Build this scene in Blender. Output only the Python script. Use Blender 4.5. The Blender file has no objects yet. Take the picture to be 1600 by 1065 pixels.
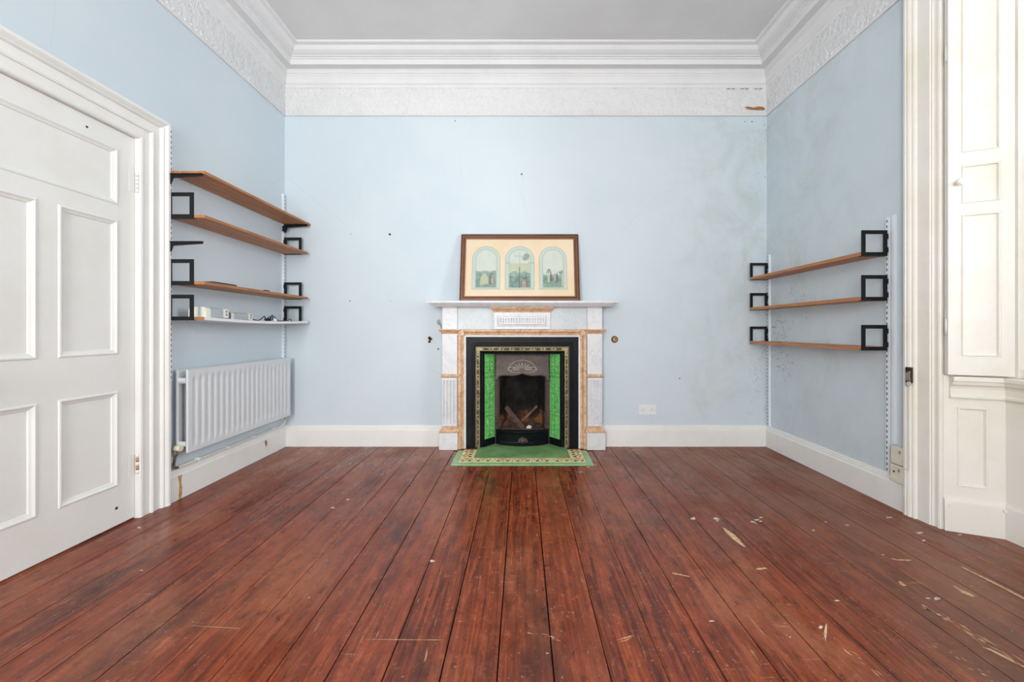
import bpy, bmesh, math, random
from mathutils import Vector, Matrix
random.seed(7)
SC = bpy.context.scene
COL = SC.collection
PI = math.pi

# ---------------------------------------------------------------- camera, world, light, exposure
H = 1.035            # camera height (m); room axes: x right, y into the room, z up
F = 622.2            # focal length in pixels of the 1600 px wide frame (14 mm on 36 mm)
VX, VY = 816.0, 515.0
cam_data = bpy.data.cameras.new('camera')
cam_data.sensor_width = 36.0
cam_data.lens = 36.0 * F / 1600.0
cam_data.shift_x = -(VX - 800.0) / 1600.0
cam_data.shift_y = (VY - 532.5) / 1600.0
cam_data.clip_start = 0.02
cam = bpy.data.objects.new('camera', cam_data)
cam.location = (0, 0, H)
cam.rotation_euler = (PI / 2, 0, 0)
COL.objects.link(cam)
SC.camera = cam

XL, XR, YB, YF, ZC = -2.12, 2.183, 3.554, -2.20, 3.445   # left/right/back/rear walls, ceiling

world = bpy.data.worlds.new('world')
SC.world = world
world.use_nodes = True
bgn = world.node_tree.nodes['Background']
bgn.inputs['Color'].default_value = (0.80, 0.90, 1.0, 1)
bgn.inputs['Strength'].default_value = 1.2

def area(name, loc, rot, sx, sy, power, color):
    l = bpy.data.lights.new(name, 'AREA')
    l.shape = 'RECTANGLE'
    l.size, l.size_y = sx, sy
    l.energy = power
    l.color = color
    o = bpy.data.objects.new(name, l)
    o.location = loc
    o.rotation_euler = rot
    COL.objects.link(o)
    return o
# daylight outside the three windows (right wall; unseen rear pair added for frontal light)
area('daylight', (-1.05, -2.48, 1.75), (PI / 2 + 0.30, 0, -0.35), 1.5, 2.3, 185, (1.0, 0.985, 0.96))  # added fill, aimed up at the ceiling and across to the right wall
area('daylight', (1.05, -2.48, 1.75), (PI / 2 + 0.30, 0, 0), 1.5, 2.3, 55, (1.0, 0.985, 0.96))
area('daylight', (2.78, 1.43, 2.0), (PI / 2, 0, PI / 2), 1.3, 2.0, 78, (0.97, 0.985, 1.0))

SC.view_settings.view_transform = 'Standard'
SC.view_settings.look = 'None'
SC.view_settings.gamma = 1.0
SC.view_settings.use_curve_mapping = False
SC.view_settings.exposure = 0.36
try:
    SC.cycles.max_bounces = 14
    SC.cycles.diffuse_bounces = 8
    SC.cycles.transparent_max_bounces = 12
    SC.cycles.use_denoising = True
    SC.cycles.sample_clamp_indirect = 6.0
except Exception:
    pass

# ---------------------------------------------------------------- colour and materials
def lin(c):
    def f(v):
        v /= 255.0
        return v / 12.92 if v <= 0.04045 else ((v + 0.055) / 1.055) ** 2.4
    if isinstance(c, str):
        c = tuple(int(c[i:i + 2], 16) for i in (0, 2, 4))
    return tuple(f(v) for v in c) + (1.0,)

class NT:
    def __init__(s, name):
        s.m = bpy.data.materials.new(name)
        s.m.use_nodes = True
        s.t = s.m.node_tree
        s.b = s.t.nodes['Principled BSDF']
        s.co = s.t.nodes.new('ShaderNodeTexCoord').outputs['Object']
    def n(s, typ, **kw):
        x = s.t.nodes.new(typ)
        for k, v in kw.items():
            setattr(x, k, v)
        return x
    def put(s, sock, v):
        if isinstance(v, (int, float)):
            sock.default_value = v
        elif isinstance(v, (tuple, list)):
            sock.default_value = v
        else:
            s.t.links.new(v, sock)
    def mapped(s, scale=(1, 1, 1), loc=(0, 0, 0), rot=(0, 0, 0)):
        m = s.n('ShaderNodeMapping')
        m.inputs['Scale'].default_value = scale
        m.inputs['Location'].default_value = loc
        m.inputs['Rotation'].default_value = rot
        s.t.links.new(s.co, m.inputs['Vector'])
        return m.outputs['Vector']
    def noise(s, scale=5, detail=3, rough=0.5, vec=None, dist=0.0):
        x = s.n('ShaderNodeTexNoise')
        x.inputs['Scale'].default_value = scale
        x.inputs['Detail'].default_value = detail
        x.inputs['Roughness'].default_value = rough
        x.inputs['Distortion'].default_value = dist
        s.t.links.new(vec if vec is not None else s.co, x.inputs['Vector'])
        return x.outputs['Fac']
    def voro(s, scale=5, vec=None, feature='F1', out='Distance', rand=1.0):
        x = s.n('ShaderNodeTexVoronoi', feature=feature)
        x.inputs['Scale'].default_value = scale
        x.inputs['Randomness'].default_value = rand
        s.t.links.new(vec if vec is not None else s.co, x.inputs['Vector'])
        return x.outputs[out]
    def ramp(s, fac, lo, hi, a=0.0, b=1.0, smooth=True):
        x = s.n('ShaderNodeMapRange')
        x.interpolation_type = 'SMOOTHSTEP' if smooth else 'LINEAR'
        s.put(x.inputs['Value'], fac)
        x.inputs['From Min'].default_value = lo
        x.inputs['From Max'].default_value = hi
        x.inputs['To Min'].default_value = a
        x.inputs['To Max'].default_value = b
        return x.outputs['Result']
    def math(s, op, a, b=0.0, clamp=False):
        x = s.n('ShaderNodeMath', operation=op)
        x.use_clamp = clamp
        s.put(x.inputs[0], a)
        s.put(x.inputs[1], b)
        return x.outputs[0]
    def mix(s, fac, a, b, blend='MIX'):
        x = s.n('ShaderNodeMix', data_type='RGBA', blend_type=blend)
        s.put(x.inputs[0], fac)
        s.put(x.inputs[6], a)
        s.put(x.inputs[7], b)
        return x.outputs[2]
    def sep(s):
        x = s.n('ShaderNodeSeparateXYZ')
        s.t.links.new(s.co, x.inputs[0])
        return x.outputs
    def color(s, v): s.put(s.b.inputs['Base Color'], v)
    def rough(s, v): s.put(s.b.inputs['Roughness'], v)
    def bump(s, h, strength=0.3, dist=0.01):
        x = s.n('ShaderNodeBump')
        x.inputs['Strength'].default_value = strength
        x.inputs['Distance'].default_value = dist
        s.put(x.inputs['Height'], h)
        s.t.links.new(x.outputs[0], s.b.inputs['Normal'])

def simple(name, col, rough=0.5, metal=0.0, var=0.0, vscale=8, bump=0.0, bscale=60, bdist=0.003, col2=None, spec=0.5):
    k = NT(name)
    c = lin(col)
    k.rough(rough)
    k.b.inputs['Metallic'].default_value = metal
    k.b.inputs['Specular IOR Level'].default_value = spec
    if col2 is not None or var > 0:
        c2 = lin(col2) if col2 is not None else tuple(v * (1 - var) for v in c[:3]) + (1,)
        k.color(k.mix(k.ramp(k.noise(vscale, 4, 0.6), 0.35, 0.65), c, c2))
    else:
        k.color(c)
    if bump > 0:
        k.bump(k.noise(bscale, 3, 0.6), bump, bdist)
    return k.m

def wall_mat(name, mould):
    k = NT(name)
    base = k.mix(k.ramp(k.noise(1.3, 4, 0.6), 0.3, 0.7), lin('C6D3DB'), lin('CCD7DE'))
    X, Y, Z = k.sep()
    if mould == 'back':
        near = k.ramp(X, 0.75, 2.2)
        spots = k.ramp(X, 1.86, 2.20, 0, 0.6)
    elif mould == 'right':
        near = k.ramp(Y, 2.3, 3.6, 0.45, 1.0)
        spots = k.math('MULTIPLY', k.ramp(Y, 2.75, 3.45), k.ramp(Z, 2.0, 1.1, 0.35, 1.2))
    else:
        near, spots = 0.0, 0.0
    if mould:
        n1 = k.ramp(k.noise(2.6, 6, 0.65, dist=0.6), 0.40, 0.72)
        base = k.mix(k.math('MULTIPLY', k.math('MULTIPLY', near, n1), 0.42), base, lin('A9B5AC'))
        n2 = k.ramp(k.noise(5.5, 5, 0.7, k.mapped((1, 1, 0.45), (3, 1, 2))), 0.50, 0.75)
        base = k.mix(k.math('MULTIPLY', k.math('MULTIPLY', near, n2), 0.30), base, lin('B5B49A'))
        cl = k.ramp(k.noise(4.0, 3, 0.6, k.mapped((1, 1, 1), (7, 7, 7))), 0.47, 0.62)
        sp = k.ramp(k.noise(75, 5, 0.75, k.mapped((1, 1, 0.6))), 0.53, 0.66)
        base = k.mix(k.math('MULTIPLY', k.math('MULTIPLY', k.math('MULTIPLY', spots, sp), cl), 0.8), base, lin('4A4A44'))
    # hairline cracks in the old plaster
    cr = k.voro(0.9, k.mapped((1, 1, 0.35), (0.3, 0.2, 0.6)), 'DISTANCE_TO_EDGE')
    crm = k.math('MULTIPLY', k.ramp(cr, 0.0, 0.004, 1.0, 0.0), k.ramp(k.noise(1.1, 2), 0.5, 0.6))
    base = k.mix(k.math('MULTIPLY', crm, 0.07), base, lin('8C979E'))
    k.color(base)
    k.rough(0.55)
    k.b.inputs['Specular IOR Level'].default_value = 0.3
    k.bump(k.math('ADD', k.noise(3.0, 4, 0.55), k.math('MULTIPLY', k.noise(90, 2), 0.06)), 0.25, 0.012)
    return k.m

def paint_white(name, col, col2, rough=0.4, relief=None, bump=0.12):
    k = NT(name)
    base = k.mix(k.ramp(k.noise(2.2, 5, 0.65), 0.40, 0.75), lin(col), lin(col2))
    k.color(base)
    k.rough(rough)
    k.b.inputs['Specular IOR Level'].default_value = 0.35
    if relief:
        v = k.voro(26, k.mapped((1, 1, 1)), 'SMOOTH_F1')
        w = k.noise(22, 2, 0.5, dist=2.2)
        k.bump(k.math('ADD', v, k.math('MULTIPLY', w, 1.4)), 0.55, 0.014)
    else:
        k.bump(k.noise(25, 3, 0.6), bump, 0.004)
    return k.m

def floor_mat():
    k = NT('varnished_floorboards')
    at = k.n('ShaderNodeAttribute', attribute_name='board')
    bid = at.outputs['Fac']
    X, Y, Z = k.sep()
    # grain runs along y, shifted from board to board
    comb = k.n('ShaderNodeCombineXYZ')
    k.put(comb.inputs[0], k.math('MULTIPLY', X, 26.0))
    k.put(comb.inputs[1], k.math('ADD', k.math('MULTIPLY', Y, 1.15), k.math('MULTIPLY', bid, 37.0)))
    k.put(comb.inputs[2], k.math('MULTIPLY', bid, 19.0))
    grain = k.noise(1.6, 6, 0.62, comb.outputs[0], dist=1.3)
    comb2 = k.n('ShaderNodeCombineXYZ')
    k.put(comb2.inputs[0], k.math('MULTIPLY', X, 150.0))
    k.put(comb2.inputs[1], k.math('MULTIPLY', Y, 2.5))
    k.put(comb2.inputs[2], k.math('MULTIPLY', bid, 51.0))
    fine = k.noise(2.0, 3, 0.6, comb2.outputs[0])
    base = k.mix(k.ramp(grain, 0.32, 0.68), lin('4C1B10'), lin('A04B27'))
    base = k.mix(k.ramp(fine, 0.38, 0.70, 0.0, 0.6), base, lin('451710'))
    # board to board difference and big worn patches
    base = k.mix(k.math('MULTIPLY', bid, 0.28), base, lin('99492D'))
    worn = k.ramp(k.noise(1.5, 5, 0.65, k.mapped((1.6, 0.7, 1))), 0.46, 0.68)
    base = k.mix(k.math('MULTIPLY', worn, 0.55), base, lin('A66545'))
    dark = k.ramp(k.noise(2.3, 5, 0.65, k.mapped((1.5, 0.6, 1), (5, 2, 0))), 0.50, 0.72)
    base = k.mix(k.math('MULTIPLY', dark, 0.65), base, lin('3A201A'))
    mot = k.noise(16, 6, 0.75, k.mapped((1.6, 0.8, 1), (2, 6, 0)))
    base = k.mix(k.ramp(mot, 0.50, 0.70, 0.0, 0.7), base, lin('35150E'))
    base = k.mix(k.ramp(mot, 0.46, 0.28, 0.0, 0.5), base, lin('B56A45'))
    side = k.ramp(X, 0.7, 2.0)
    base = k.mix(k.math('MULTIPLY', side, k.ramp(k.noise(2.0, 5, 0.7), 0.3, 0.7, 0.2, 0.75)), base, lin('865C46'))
    # bare wood scuffs, stretched in two directions
    sc1 = k.ramp(k.noise(1.0, 3, 0.7, k.mapped((70, 5, 1), (1, 3, 0), (0, 0, 0.35))), 0.64, 0.69)
    sc2 = k.ramp(k.noise(1.0, 3, 0.7, k.mapped((6, 90, 1), (4, 1, 0), (0, 0, 0.15))), 0.645, 0.70)
    where = k.ramp(k.noise(1.7, 3, 0.6, k.mapped((1, 1, 1), (9, 4, 0))), 0.42, 0.62)
    sm = k.math('MULTIPLY', k.math('MAXIMUM', sc1, sc2), where)
    base = k.mix(k.math('MULTIPLY', sm, 0.75), base, lin('BE9270'))
    # fine dust and paint specks
    v = k.voro(34)
    vs = k.math('MULTIPLY', k.ramp(v, 0.07, 0.14, 1.0, 0.0), k.ramp(k.noise(4.0, 4, 0.65), 0.52, 0.62))
    base = k.mix(k.math('MULTIPLY', vs, 0.6), base, lin('B9A493'))
    d2 = k.ramp(k.noise(55, 5, 0.8), 0.61, 0.68)
    base = k.mix(k.math('MULTIPLY', d2, 0.6), base, lin('C0A693'))
    k.color(base)
    rr = k.ramp(k.noise(3.0, 5, 0.7, k.mapped((1.4, 0.8, 1))), 0.35, 0.7, 0.20, 0.46)
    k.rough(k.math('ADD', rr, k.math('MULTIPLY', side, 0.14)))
    k.b.inputs['Specular IOR Level'].default_value = 0.36
    k.bump(k.math('ADD', k.math('MULTIPLY', fine, 0.5), k.noise(3.5, 3)), 0.10, 0.003)
    return k.m

def wood(name, a, b, axis='y', scale=1.0, rough=0.5):
    k = NT(name)
    sc = {'x': (1.2, 22, 22), 'y': (22, 1.2, 22), 'z': (22, 22, 1.2)}[axis]
    g = k.noise(2.2 * scale, 5, 0.6, k.mapped(sc), dist=1.0)
    knots = k.ramp(k.voro(3.0, k.mapped((3, 1.2, 3) if axis == 'y' else (1.2, 3, 3))), 0.03, 0.12, 1.0, 0.0)
    base = k.mix(k.ramp(g, 0.3, 0.7), lin(a), lin(b))
    base = k.mix(k.math('MULTIPLY', knots, 0.6), base, lin('4A2A18'))
    k.color(base)
    k.rough(rough)
    k.bump(g, 0.1, 0.002)
    return k.m

def marble(name, a, b, vein, vs=6.0):
    k = NT(name)
    base = k.mix(k.ramp(k.noise(3, 5, 0.65), 0.3, 0.75), lin(a), lin(b))
    vn = k.noise(vs, 6, 0.7, dist=1.6)
    vm = k.ramp(k.math('ABSOLUTE', k.math('SUBTRACT', vn, 0.5)), 0.0, 0.035, 1.0, 0.0)
    base = k.mix(k.math('MULTIPLY', vm, 0.35), base, lin(vein))
    sp = k.ramp(k.noise(45, 3, 0.6), 0.70, 0.77)
    base = k.mix(k.math('MULTIPLY', sp, 0.6), base, lin('8A8078'))
    k.color(base)
    k.rough(0.38)
    return k.m

def siena():
    k = NT('siena_marble')
    base = k.mix(k.ramp(k.noise(24, 5, 0.7, dist=0.8), 0.35, 0.65), lin('B98F66'), lin('DBBB9C'))
    base = k.mix(k.ramp(k.noise(40, 4, 0.7, k.mapped((1, 1, 1), (4, 4, 4))), 0.54, 0.68, 0, 0.8), base, lin('CBA49A'))
    base = k.mix(k.ramp(k.noise(60, 3, 0.7, k.mapped((1, 1, 1), (8, 2, 4))), 0.60, 0.70, 0, 0.7), base, lin('8B6038'))
    k.color(base)
    k.rough(0.4)
    return k.m

def glaze(name, a, b, rough=0.12, bs=60, bump=0.3):
    k = NT(name)
    n = k.noise(bs, 4, 0.6, dist=0.7)
    base = k.mix(k.ramp(n, 0.32, 0.66), lin(a), lin(b))
    k.color(base)
    k.rough(rough)
    k.bump(n, bump, 0.004)
    return k.m

M = {}
M['wall_back'] = wall_mat('blue_wall_paint_back', 'back')
M['wall_right'] = wall_mat('blue_wall_paint_right', 'right')
M['wall'] = wall_mat('blue_wall_paint', None)
M['ceiling'] = simple('ceiling_paint', 'D9DADA', 0.8, var=0.05, vscale=2, bump=0.25, bscale=6, bdist=0.01)
M['white'] = paint_white('white_gloss_paint', 'E6E6E3', 'DEDED9')
M['door_white'] = paint_white('white_door_paint', 'E4E5E2', 'DEDED8', 0.38)
M['cream'] = paint_white('warm_white_paint', 'EAE8E1', 'E1DDCE', 0.4)
M['cornice'] = paint_white('cornice_paint', 'DCDDDE', 'D4D6D7', 0.6)
M['relief'] = paint_white('embossed_frieze_paint', 'DCDDDE', 'D3D5D6', 0.6, relief=True)
M['floor'] = floor_mat()
M['gap'] = simple('dark_gap', '1C1310', 0.9)
M['bare'] = simple('bare_splintered_wood', 'D9BC97', 0.7, col2='B98D68', vscale=60)
M['splash'] = simple('paint_splash', 'DED4CB', 0.6, col2='BBA698', vscale=70)
M['hole'] = simple('dark_hole', '2A2724', 0.9)
M['shelf'] = wood('stained_pine_shelf', '99623A', 'BE814C', 'y')
M['shelf_r'] = wood('stained_pine_shelf_bright', 'A0673D', 'C08452', 'y')
M['chip'] = simple('raw_chipboard', '8F5C35', 0.7, col2='A97648', vscale=90)
M['lam'] = simple('white_laminate', 'E4E4E6', 0.35)
M['black'] = simple('black_powder_coat', '111315', 0.5, bump=0.1, bscale=200, spec=0.25)
M['upright'] = simple('white_steel_upright', 'DCE3E8', 0.4)
M['rad'] = simple('radiator_enamel', 'CFD3D6', 0.35)
M['rad_in'] = simple('grey_radiator_inside', '8A8C8C', 0.8)  # fins in a darker grey than the panels
M['pipe'] = simple('painted_pipe', 'DDDDD6', 0.4)
M['pipe_dirty'] = simple('worn_copper_pipe', '7D6E5C', 0.5, col2='4B4038', vscale=40)
M['rust'] = simple('rust_stain', 'A87A45', 0.8, col2='C4A577', vscale=30)
M['brownpatch'] = simple('peeled_plaster', '8C5A38', 0.9, col2='A9744A', vscale=60)
M['marble'] = marble('white_marble', 'DCDDDF', 'D2D4D8', 'A9ADB5')
M['marble_grey'] = marble('veined_grey_marble', 'C9D0D4', 'BDC6CB', '9DA8B0', 9.0)
M['siena'] = siena()
M['iron'] = simple('black_cast_iron', '12161B', 0.38, col2='0C0E11', vscale=10, bump=0.15, bscale=80, spec=0.14)
M['iron_brown'] = simple('rusty_cast_iron', '51423B', 0.5, metal=0.25, col2='3D322E', vscale=14, bump=0.25, bscale=90)
M['iron_rust'] = simple('rust_red_iron', '4A322C', 0.6, col2='33262A', vscale=14, bump=0.2)
M['relief_grey'] = simple('worn_silvery_iron', 'A79C94', 0.45, metal=0.4)
M['gilt'] = simple('dull_gilt_iron', '8E8257', 0.42, metal=0.45, col2='6B6450', vscale=18)
M['gilt_edge'] = simple('bronzed_iron', '6E6459', 0.4, metal=0.4)
M['soot'] = simple('sooty_fireback', '100F0F', 0.85, col2='1E1B1A', vscale=7, bump=0.4, bscale=20, bdist=0.01)
def fireback():
    k = NT('burnt_fireback')
    X, Y, Z = k.sep()
    edge = k.math('ADD', Z, k.math('MULTIPLY', k.noise(7, 4, 0.6), 0.34))
    bare = k.ramp(edge, 0.46, 0.38, 0.0, 1.0)
    col = k.mix(k.ramp(k.noise(9, 4, 0.65, k.mapped((1, 1, 1), (2, 0, 5))), 0.42, 0.58), lin('46322A'), lin('98623E'))
    col = k.mix(k.ramp(k.noise(22, 4, 0.6), 0.5, 0.7, 0, 0.7), col, lin('2E221C'))
    sootc = k.mix(k.ramp(k.noise(7, 4, 0.6), 0.35, 0.7), lin('100F0F'), lin('292624'))
    k.color(k.mix(bare, sootc, col))
    k.rough(0.9)
    k.b.inputs['Specular IOR Level'].default_value = 0.2
    k.bump(k.noise(25, 4, 0.6), 0.5, 0.012)
    return k.m
M['brick'] = fireback()
M['orange'] = simple('exposed_orange_fireclay', 'B3794C', 0.9, col2='8A5633', vscale=20, bump=0.4, bscale=40)
M['char'] = simple('charred_wood', '5A453A', 0.85, col2='3A2D27', vscale=25, bump=0.5, bscale=50, bdist=0.006)
M['char2'] = simple('half_burnt_wood', '7A5A40', 0.85, col2='513A2B', vscale=25, bump=0.5, bscale=50, bdist=0.006)
M['coal'] = simple('coal', '221D1A', 0.7, col2='3B2C22', vscale=30)
M['rubble'] = simple('brown_rubble', '6B4C38', 0.9, col2='4A372B', vscale=30)
M['ashwhite'] = simple('white_plaster_lump', 'D8D0C6', 0.9)
M['tile_green'] = glaze('green_glazed_tile', '4FA352', '7CC873', 0.16, 70, 0.5)
M['tile_line'] = glaze('dark_green_glaze', '2F7F3A', '4C9E4C', 0.15)
M['hearth_green'] = glaze('green_hearth_tile', '466B45', '6B9362', 0.35, 6, 0.1)
def worn_tile():
    k = NT('worn_green_hearth_tile')
    X, Y, Z = k.sep()
    c = k.mix(k.ramp(k.noise(5, 5, 0.7), 0.35, 0.7), lin('64955A'), lin('8FB27E'))
    d = k.math('ADD', k.noise(8, 5, 0.7, k.mapped((1, 1.5, 1), (3, 3, 0))), k.math('MULTIPLY', k.math('SUBTRACT', Y, 3.3), 0.6))
    c = k.mix(k.ramp(d, 0.50, 0.74, 0, 0.75), c, lin('585C4A'))
    c = k.mix(k.ramp(k.noise(50, 4, 0.7), 0.58, 0.7, 0, 0.6), c, lin('8F9A80'))
    k.color(c); k.rough(0.45)
    return k.m
M['hearth_worn'] = worn_tile()
M['hearth_edge'] = glaze('pale_green_edge_tile', '86BC84', '9ACB94', 0.3, 14, 0.1)
M['hearth_cream'] = glaze('cream_border_tile', 'F4ECBE', 'EADFAA', 0.3, 20, 0.05)
M['leaf'] = simple('dark_leaf_glaze', '3E4A2A', 0.3)
M['ochre'] = simple('ochre_glaze', 'C48C40', 0.3, col2='D8A85C', vscale=50)
M['grout'] = simple('dirty_mortar', '6B665C', 0.9, col2='9A948A', vscale=30)
M['frame'] = wood('walnut_frame', '4A2B1E', '6B4130', 'x', 1.0, 0.35)
M['frame_line'] = simple('frame_bronze_line', '9A6E4C', 0.35, metal=0.3)
M['mat_board'] = simple('cream_mount_board', 'F3E3C9', 0.8, col2='F0DBB9', vscale=4)
M['art_pale'] = simple('print_pale_green', 'CBD9CC', 0.8)  # print colours from here paled to include hazy reflection off the glass
M['art_pale2'] = simple('print_arch_blue', 'BACACB', 0.8)
M['art_sky'] = simple('print_sky', 'DCE0D2', 0.8, col2='D2DCD5', vscale=14)
M['art_sky2'] = simple('print_haze', 'D0D2B4', 0.8, col2='C3CDB3', vscale=20)
M['art_hill'] = simple('print_hill', '8FA89F', 0.8, col2='A6BAAC', vscale=40)
M['art_field'] = simple('print_field', '98B09C', 0.8, col2='7F9E93', vscale=35)
M['art_dark'] = simple('print_dark_green', '6C8D88', 0.8, col2='8FAA9C', vscale=45)
M['art_line'] = simple('print_dark_line', '6F7876', 0.8)
M['art_fig'] = simple('print_robe', 'CDB0A2', 0.8, col2='AE928E', vscale=60)
M['art_fig2'] = simple('print_pale_robe', 'C4CBAC', 0.8)
M['plastic'] = simple('white_plastic', 'E2E2E4', 0.35)
M['old_plastic'] = simple('yellowed_plastic', 'D9D6C4', 0.4, col2='CFCBB4', vscale=12)
M['cream_plastic'] = simple('cream_plastic', 'DDDDD2', 0.4)
M['mesh_grey'] = simple('grey_speaker_cloth', 'A9B0B6', 0.8, bump=0.4, bscale=400)
M['mesh_dark'] = simple('dark_and_shaded_plastic', '7C8389', 0.6)
M['cable'] = simple('black_cable', '1A1B1E', 0.5)
M['brass'] = simple('tarnished_bronze', '4F4034', 0.4, metal=0.7, col2='2A221C', vscale=60)
M['plugwood'] = simple('old_brown_wood_plug', '7B5638', 0.7, col2='4E3626', vscale=60)
M['plaster'] = simple('broken_plaster', 'D3CFC8', 0.9)

def glass_mat():
    k = NT('thin_glass')
    t = k.n('ShaderNodeBsdfTransparent')
    g = k.n('ShaderNodeBsdfGlossy')
    g.inputs['Roughness'].default_value = 0.02
    fr = k.n('ShaderNodeFresnel')
    fr.inputs['IOR'].default_value = 1.45
    mx = k.n('ShaderNodeMixShader')
    k.t.links.new(fr.outputs[0], mx.inputs[0])
    k.t.links.new(t.outputs[0], mx.inputs[1])
    k.t.links.new(g.outputs[0], mx.inputs[2])
    out = [x for x in k.t.nodes if x.type == 'OUTPUT_MATERIAL'][0]
    k.t.links.new(mx.outputs[0], out.inputs['Surface'])
    return k.m
M['glass'] = glass_mat()

# ---------------------------------------------------------------- mesh builder
def ident(u, v, h): return (u, v, h)

class MB:
    def __init__(s, *mats):
        s.v, s.f, s.mi, s.sm = [], [], [], []
        s.mats = list(mats)
        s.attr = []
        s.cur = 0.0
    def m(s, name):
        if name not in s.mats: s.mats.append(name)
        return s.mats.index(name)
    def add(s, vs, fs, mat=None, smooth=False):
        i = 0 if mat is None else s.m(mat)
        o = len(s.v)
        s.v += [tuple(p) for p in vs]
        s.attr += [s.cur] * len(vs)
        for f in fs:
            s.f.append([o + k for k in f]); s.mi.append(i); s.sm.append(smooth)
    def box(s, x0, x1, y0, y1, z0, z1, mat=None):
        s.add([(x0, y0, z0), (x1, y0, z0), (x1, y1, z0), (x0, y1, z0), (x0, y0, z1), (x1, y0, z1), (x1, y1, z1), (x0, y1, z1)],
              [(0, 3, 2, 1), (4, 5, 6, 7), (0, 1, 5, 4), (1, 2, 6, 5), (2, 3, 7, 6), (3, 0, 4, 7)], mat)
    def bar(s, p0, p1, w, h, up=(0, 0, 1), mat=None, taper=1.0):
        p0, p1 = Vector(p0), Vector(p1)
        d = (p1 - p0).normalized()
        a = d.cross(Vector(up)).normalized()
        b = a.cross(d).normalized()
        vs = []
        for p, t in ((p0, 1.0), (p1, taper)):
            for i, j in ((-1, -1), (1, -1), (1, 1), (-1, 1)):
                vs.append(p + a * (i * w / 2 * t) + b * (j * h / 2 * t))
        s.add(vs, [(0, 1, 2, 3), (7, 6, 5, 4), (0, 4, 5, 1), (1, 5, 6, 2), (2, 6, 7, 3), (3, 7, 4, 0)], mat)
    def tube(s, pts, r, n=10, mat=None, closed_ends=True):
        pts = [Vector(p) for p in pts]
        N = len(pts)
        rs = r if isinstance(r, (list, tuple)) else [r] * N
        vs, fs = [], []
        ref = None
        for i, p in enumerate(pts):
            d = (pts[min(i + 1, N - 1)] - pts[max(i - 1, 0)]).normalized()
            if ref is None:
                ref = Vector((0, 0, 1)) if abs(d.z) < 0.9 else Vector((1, 0, 0))
            a = d.cross(ref)
            if a.length < 1e-4: a = d.orthogonal()
            a.normalize()
            b = a.cross(d).normalized()
            ref = b
            for k in range(n):
                t = 2 * PI * k / n
                vs.append(p + a * (rs[i] * math.cos(t)) + b * (rs[i] * math.sin(t)))
        for i in range(N - 1):
            for k in range(n):
                q = (k + 1) % n
                fs.append((i * n + k, i * n + q, (i + 1) * n + q, (i + 1) * n + k))
        s.add(vs, fs, mat, True)
        if closed_ends:
            s.add(vs[:n], [tuple(range(n))[::-1]], mat)
            s.add(vs[-n:], [tuple(range(n))], mat)
    def cyl(s, p0, p1, r0, r1=None, n=20, mat=None):
        s.tube([p0, p1], [r0, r0 if r1 is None else r1], n, mat)
    def ell(s, c, rx, ry, rz, mat=None, nu=14, nv=8, rot=None):
        vs, fs = [], []
        for j in range(nv + 1):
            ph = PI * j / nv
            for i in range(nu):
                th = 2 * PI * i / nu
                p = Vector((rx * math.sin(ph) * math.cos(th), ry * math.sin(ph) * math.sin(th), rz * math.cos(ph)))
                if rot is not None: p = rot @ p
                vs.append(Vector(c) + p)
        for j in range(nv):
            for i in range(nu):
                q = (i + 1) % nu
                fs.append((j * nu + i, (j + 1) * nu + i, (j + 1) * nu + q, j * nu + q))
        s.add(vs, fs, mat, True)
    def poly(s, pts, mat=None):
        s.add(pts, [tuple(range(len(pts)))], mat)
    def prism(s, pts2, fn, h0, h1, mat=None):
        n = len(pts2)
        vs = [fn(u, v, h0) for u, v in pts2] + [fn(u, v, h1) for u, v in pts2]
        fs = [tuple(range(n))[::-1], tuple(range(n, 2 * n))]
        fs += [(i, (i + 1) % n, n + (i + 1) % n, n + i) for i in range(n)]
        s.add(vs, fs, mat)
    def sweep(s, path, prof, fn=ident, side=1, closed=False, mat=None, caps=True, smooth=False, mats=None):
        n = len(path)
        P = [Vector(p) for p in path]
        nrm = []
        cnt = n if closed else n - 1
        for i in range(cnt):
            d = (P[(i + 1) % n] - P[i]).normalized()
            nrm.append(Vector((-d.y, d.x)) * side)
        rows = []
        for i in range(n):
            if closed: a, b = nrm[i - 1], nrm[i]
            else: a, b = nrm[max(i - 1, 0)], nrm[min(i, cnt - 1)]
            mm = (a + b) / max(1e-6, 1 + a.dot(b))
            rows.append([fn(P[i].x + mm.x * d_, P[i].y + mm.y * d_, h_) for d_, h_ in prof])
        k = len(prof)
        for j in range(k - 1):
            vs, fs = [], []
            for r in rows: vs += [r[j], r[j + 1]]
            for i in range(cnt):
                q = (i + 1) % n
                fs.append((2 * i, 2 * q, 2 * q + 1, 2 * i + 1))
            s.add(vs, fs, mats[j] if mats else mat, smooth)
        if caps and not closed:
            s.poly(rows[0], mat); s.poly(rows[-1][::-1], mat)
    def ring(s, u0, u1, v0, v1, prof, fn=ident, mat=None, mats=None):
        """mitred moulding inward from a rectangle: prof = [(inset, height)]"""
        s.sweep([(u0, v0), (u1, v0), (u1, v1), (u0, v1)], prof, fn, 1, True, mat, mats=mats)
    def build(s, name, parent=None, loc=None, local=False, bevel=0.0, weld=True):
        """vertices are given in world axes; the object's origin is put at loc (or at its parent's)"""
        org = Vector(loc) if loc is not None else Vector((0, 0, 0))
        if parent is not None:
            p, w = parent, Vector((0, 0, 0))
            while p is not None:
                w += p.location; p = p.parent
            if loc is None: org = w
        if local: org = Vector((0, 0, 0))
        me = bpy.data.meshes.new(name)
        me.from_pydata([tuple(Vector(v) - org) for v in s.v], [], s.f)
        for mn in s.mats: me.materials.append(M[mn])
        me.polygons.foreach_set('material_index', s.mi)
        me.polygons.foreach_set('use_smooth', s.sm)
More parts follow.
